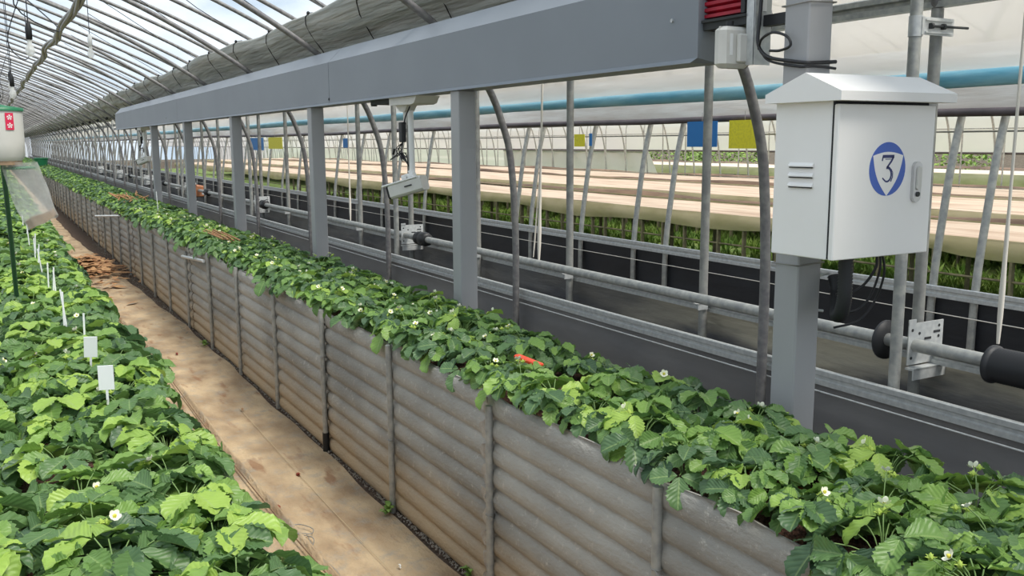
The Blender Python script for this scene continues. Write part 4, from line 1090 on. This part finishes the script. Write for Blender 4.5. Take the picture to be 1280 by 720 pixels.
# red hose bits and pieces on the right bed
hpts = [(1.64+.015*math.sin(i*1.3), .9+.5*i, .752+.008*math.sin(i*2.1)) for i in range(22)]
MB().tube(catmull(hpts, 4), .009, 8).build('drip_hose', 'hose', label='terracotta red drip hose lying among the leaves of the right bed', cat='hose')
rr_ = empty('plastic_clip', (1.645, 2.81, .815), 'bright orange-red plastic bar lying among the leaves of the right bed', 'bar')
q = MB(); q.box((-.014, -.088, -.007), (.014, .088, .007), .005); q.build('bar', 'orange', rr_)
MB().tube([(0,.07,-.07),(0,.07,-.004)], .004, 6).build('spike', 'orange', rr_); MB().tube([(0,-.07,-.07),(0,-.07,-.004)], .004, 6).build('spike', 'orange', rr_)
# dry orange stalks farther along the bed
ds = MB(); rnd = random.Random(3)
for k in range(7):
    a = (1.62+rnd.uniform(-.05,.05), 7.3+rnd.uniform(-.3,.3), .84+.01*k*.3); ds.tube([a, (a[0]+rnd.uniform(-.03,.03), a[1]+.7, a[2]+.01)], .006, 5)
ds.build('dry_stalks', 'dry', label='small sheaf of dry brown stalks lying on the right bed midway', cat='stalks')
ds = MB()
for k in range(26):
    a = (1.6+rnd.uniform(-.15,.15), 13.2+rnd.uniform(-.8,.8), .85+rnd.uniform(0,.05)); ds.tube([a, (a[0]+rnd.uniform(-.15,.15), a[1]+rnd.uniform(.2,.6), a[2]+rnd.uniform(-.02,.05))], .008, 5)
ds.build('dry_stalks', 'dry', label='loose pile of pale dry stalks on the far part of the right bed', cat='stalks', kind='stuff')

# ================================================================== LABEL STICKS
def stick(x, y, z0, z1, plate, label, lean=0.0, ln2=0.0):
    r = empty('plant_tag' if plate else 'marker_stick', (x, y, z0), label, 'plant tag' if plate else 'marker stick', 'white markers in the beds')
    h = z1-z0
    MB().box((-.0035, -.002, -.08), (.0035, .002, h-(.07 if plate else 0))).build('stem', 'tag', r)
    if plate: MB().box((-.022, -.0025, h-.075), (.022, .0025, h)).build('plate', 'tag', r)
    r.rotation_euler = (ln2, lean, random.uniform(-.3,.3))
stick(.254, 2.97, .79, .938, True, 'white plant tag with a square plate, nearest the camera in the left bed', .0)
stick(.255, 3.54, .79, .925, True, 'white plant tag with a slanted plate, second from the camera in the left bed', .06, .1)
stick(.272, 3.98, .79, .935, False, 'white marker stick just behind the two white tags', .03)
for i, (x, y, h, l) in enumerate([(.235,4.39,.15,-.08),(.228,4.45,.13,.02),(.246,5.30,.12,-.03),(.236,5.38,.13,.08),(.222,5.52,.14,.03),(.228,6.3,.14,-.1),(.215,6.6,.14,.1),(.222,7.15,.13,.0),(.232,7.4,.14,.06),(.215,7.9,.14,-.05),(.22,8.6,.15,.04),(.215,9.3,.15,.0)]):
    stick(x, y, .80, .80+h+.03, False, f'thin white marker stick in the left bed, {nth(i+1)} one beyond the tags', l)
stick(1.672, 11.42, .80, 1.05, False, 'lone white marker stick standing in the right bed before the far beam posts', -.03)
MB().tube([(.066, 5.38, .70), (.060, 5.1, 1.2), (.052, 4.9, 1.53)], .011, 8).build('green_stake', 'green_pole', label='thin dark green stake leaning up from the left bed beside the hanging trap', cat='stake')

# ================================================================== HANGING TRAP
tr = empty('insect_trap', (.045, 4.0, 1.73), 'white hanging insect trap bucket with green rim and red label at the left edge', 'insect trap')
P = [(.072,-.0),(.080,-.004)]
body = MB().lathe([(.060,-.195),(.076,-.175),(.078,-.12),(.079,-.0),(.0,0)][:4], (.045, 4.0, 1.73), 24)
rel(tr, body).build('bucket', 'offwhite', tr)
rel(tr, MB().lathe([(.083,-.006),(.083,.006),(.03,.014),(.004,.02)], (.045, 4.0, 1.73), 24)).build('lid', 'greenlid', tr)
rel(tr, MB().lathe([(.064,-.205),(.064,-.19)], (.045, 4.0, 1.73), 20)).build('tan_band', 'tan', tr)
# label with two white blossoms, facing the camera
lb = MB(); fx = Vector((.045, 4.0, 1.69)); 
dirc = Vector((-.15, -1, 0)).normalized(); sdc = Vector((dirc.y, -dirc.x, 0))*-1
def lp_(a, z, o_): c = fx+Vector((.045-.045,0,0)); an = a/.081; dd = dirc*math.cos(an)+sdc*math.sin(an); return Vector((.045, 4.0, z))+dd*(.080+o_)
lb.grid(8, 4, lambda u, v: lp_(.030+.030*u, 1.654+.062*v, .0008)); rel(tr, lb).build('label', 'redlab', tr)
lw = MB()
for zc in (1.700, 1.670):
    for k in range(5):
        a = 2*PI*k/5+.3; ca, sa = math.cos(a), math.sin(a)
        ps = [lp_(.045, zc, .0015), lp_(.045+.010*math.cos(a-.35), zc+.010*math.sin(a-.35), .0015), lp_(.045+.010*math.cos(a+.35), zc+.010*math.sin(a+.35), .0015)]
        lw.add(ps, [(0,1,2)])
rel(tr, lw).build('label_mark', 'white', tr)
rel(tr, MB().tube([(.045,4.0,1.745),(.045,4.0,1.80)], .004, 6).lathe([(.004,-.012),(.012,-.004),(.012,.006),(.004,.012)], (.045,4.0,1.78), 10).tube([(.045,4.0,1.80),(.04,4.05,3.0)], .0015, 5)).build('hanger', 'cable', tr)
bg_ = empty('plastic_bag', (.105, 4.0, 1.53), 'clear plastic bag with brown residue hanging below the insect trap', 'bag')
def bag(u, v):
    a = 2*PI*v; z = 1.532-.232*u; cx = .098+.066*u**1.3; w_ = .058+.006*math.sin(PI*u*1.3); t = .045*(1-.85*u)+.010
    wr = 1+.06*math.sin(a*5+u*6)+.035*math.sin(a*9-u*4)
    return (cx+w_*math.cos(a)*wr, 4.0+t*math.sin(a)*wr, z+.025*u*math.cos(a)+.004*math.sin(a*3+u*9))
rel(bg_, MB().grid(24, 32, bag)).build('film_bag', 'clear_bag', bg_)
def res(u, v):
    a = 2*PI*v; uu = .86+.13*u; p = Vector(bag(uu, v)); c = Vector((sum(bag(uu, q/8)[0] for q in range(8))/8, 4.0, p.z)); return c+(p-c)*.9
rel(bg_, MB().grid(6, 24, res)).build('residue', 'tan', bg_)
rel(bg_, MB().tube([(.098+.050*math.cos(a), 4.0+.042*math.sin(a), 1.512) for a in [2*PI*k/20 for k in range(20)]], .006, 6, closed=True)).build('rim_ring', 'greenlid', bg_)

# ================================================================== BULBS AND CORDS OVERHEAD
def bulb(x, y, z, zt, label, sock=True, s=.7):
    r = empty('hanging_bulb', (x, y, z), label, 'light bulb', 'hanging light bulbs')
    MB().tube([(0,0,.08*s),(0,0,zt-z)], .0025, 5).build('cord', 'cable', r)
    MB().lathe([(.006,.045),(.014,.05),(.015,.10),(.008,.125)], (0,0,0), 10).build('socket', 'black' if sock else 'white', r)
    MB().lathe([(.002,-.045*s),(.012,-.038*s),(.022,-.012*s),(.020,.01*s),(.011,.04*s),(.010,.068*s)], (0,0,0), 14).build('glass', 'glassbulb', r)
bulb(.21, 5.0, 2.04, 3.3, 'clear bulb with long black socket hanging high above the left bed')
bulb(.17, 7.0, 1.93, 3.3, 'clear bulb hanging just above and behind the white trap')
bulb(.66, 7.0, 2.21, 3.1, 'small white bulb on a thin cord against the roof film', False, .8)
bulb(.06, 4.8, 2.10, 3.3, 'bulb hanging at the left edge of the view under the roof', False)
bulb(.22, 9.5, 2.12, 3.2, 'far clear bulb hanging between the roof arches over the left bed')
cbm = MB()
for k in range(4):
    cb_ = [(.77-.004*i+.02*math.sin(i*1.9)+.022*math.cos(i*.9+k*1.6), 1.5+.7*i, 2.72+.02*math.sin(i*1.3)+.022*math.sin(i*.9+k*1.6)) for i in range(70)]
    cbm.tube(catmull(cb_, 3), .017, 6)
cbm.build('cable_bundle', 'galv', label='thick grey cloth-wrapped line running lengthwise under the roof', cat='cable')
hw = empty('loose_cords', (.6, 8, 2.6), 'tangle of dark cords hanging from the overhead line above the trap', 'cord')
rnd = random.Random(9); mb = MB()
for k in range(9):
    y = 6+k*2.2; x = .4+rnd.uniform(-.35,.2)
    mb.tube(catmull([(x, y, 2.7+.1*rnd.random()), (x+rnd.uniform(-.15,.15), y+.2, 2.4), (x+rnd.uniform(-.2,.2), y+.5, 2.3), (x+rnd.uniform(-.2,.2), y+1.2, 2.75)], 5), .004, 5)
rel(hw, mb).build('cords', 'cable', hw)
for i, (x, z) in enumerate(((.05, 2.55), (-.25, 2.75), (1.55, 2.40))):
    if i == 2: continue
    MB().tube([(x, -1, z+.02), (x, 30, z-.02), (x, YEND-1, z)], .004, 5).build('tension_wire', 'cable', label=['thin dark wire running lengthwise low over the left bed', 'thin dark wire running lengthwise near the ridge', 'thin dark wire running lengthwise under the right roof slope'][i], cat='wire')

gb = empty('green_bucket', (1.60, 37.0, .76), 'small bright green tub standing on the far end of the right bed', 'tub')
rel(gb, MB().lathe([(.17,.0),(.22,.30),(.23,.34)], (1.60, 37.0, .76), 16)).build('tub', 'greenlid', gb)
rel(gb, MB().lathe([(.235,.33),(.245,.35),(.235,.37)], (1.60, 37.0, .76), 16)).build('rim', 'greenlid', gb)

# brown drip line lying beside the ridge of the ground cover, and a pale seam thread
MB().tube(catmull([(.955-.01*(y-4)+.02*math.sin(y*1.1), y, .031) for y in [1.5+.5*i for i in range(30)]], 3), .0032, 6).build('drip_line', 'cord_brown', label='thin brown drip line lying along the ridge of the ground cover', cat='hose')
MB().tube(catmull([(1.185+.01*math.sin(y*1.3), y, .022) for y in [1.5+.5*i for i in range(9)]], 3), .0011, 5).build('thread', 'cord_pale', label='faint pale thread stretched along the middle of the ground cover', cat='string')
# weeds rooted at the foot of the wall
def footweed(x, y, seed, n, label):
    r = random.Random(seed); mb = MB()
    for k in range(n):
        a = r.random()*2*PI; l = r.uniform(.02, .05); h = r.uniform(.008, .05); wd = .011; dx, dy = math.cos(a), math.sin(a)
        mb.add([(0,0,.0), (dx*l*.5-dy*wd, dy*l*.5+dx*wd, h), (dx*l, dy*l, h*.8), (dx*l*.5+dy*wd, dy*l*.5-dx*wd, h)], [(0,1,2,3)])
    o = mb.build('small_weed', 'grass', label=label, cat='weed', recalc=False); o.location = (x, y, .018)
footweed(1.375, 3.56, 1, 16, 'small green weed at the foot of the third stake from the camera')
footweed(1.425, 2.86, 2, 12, 'tiny green weed in the soil strip near the bottom edge')
footweed(1.36, 7.4, 3, 14, 'small pale weed in the soil strip beyond the sixth stake')
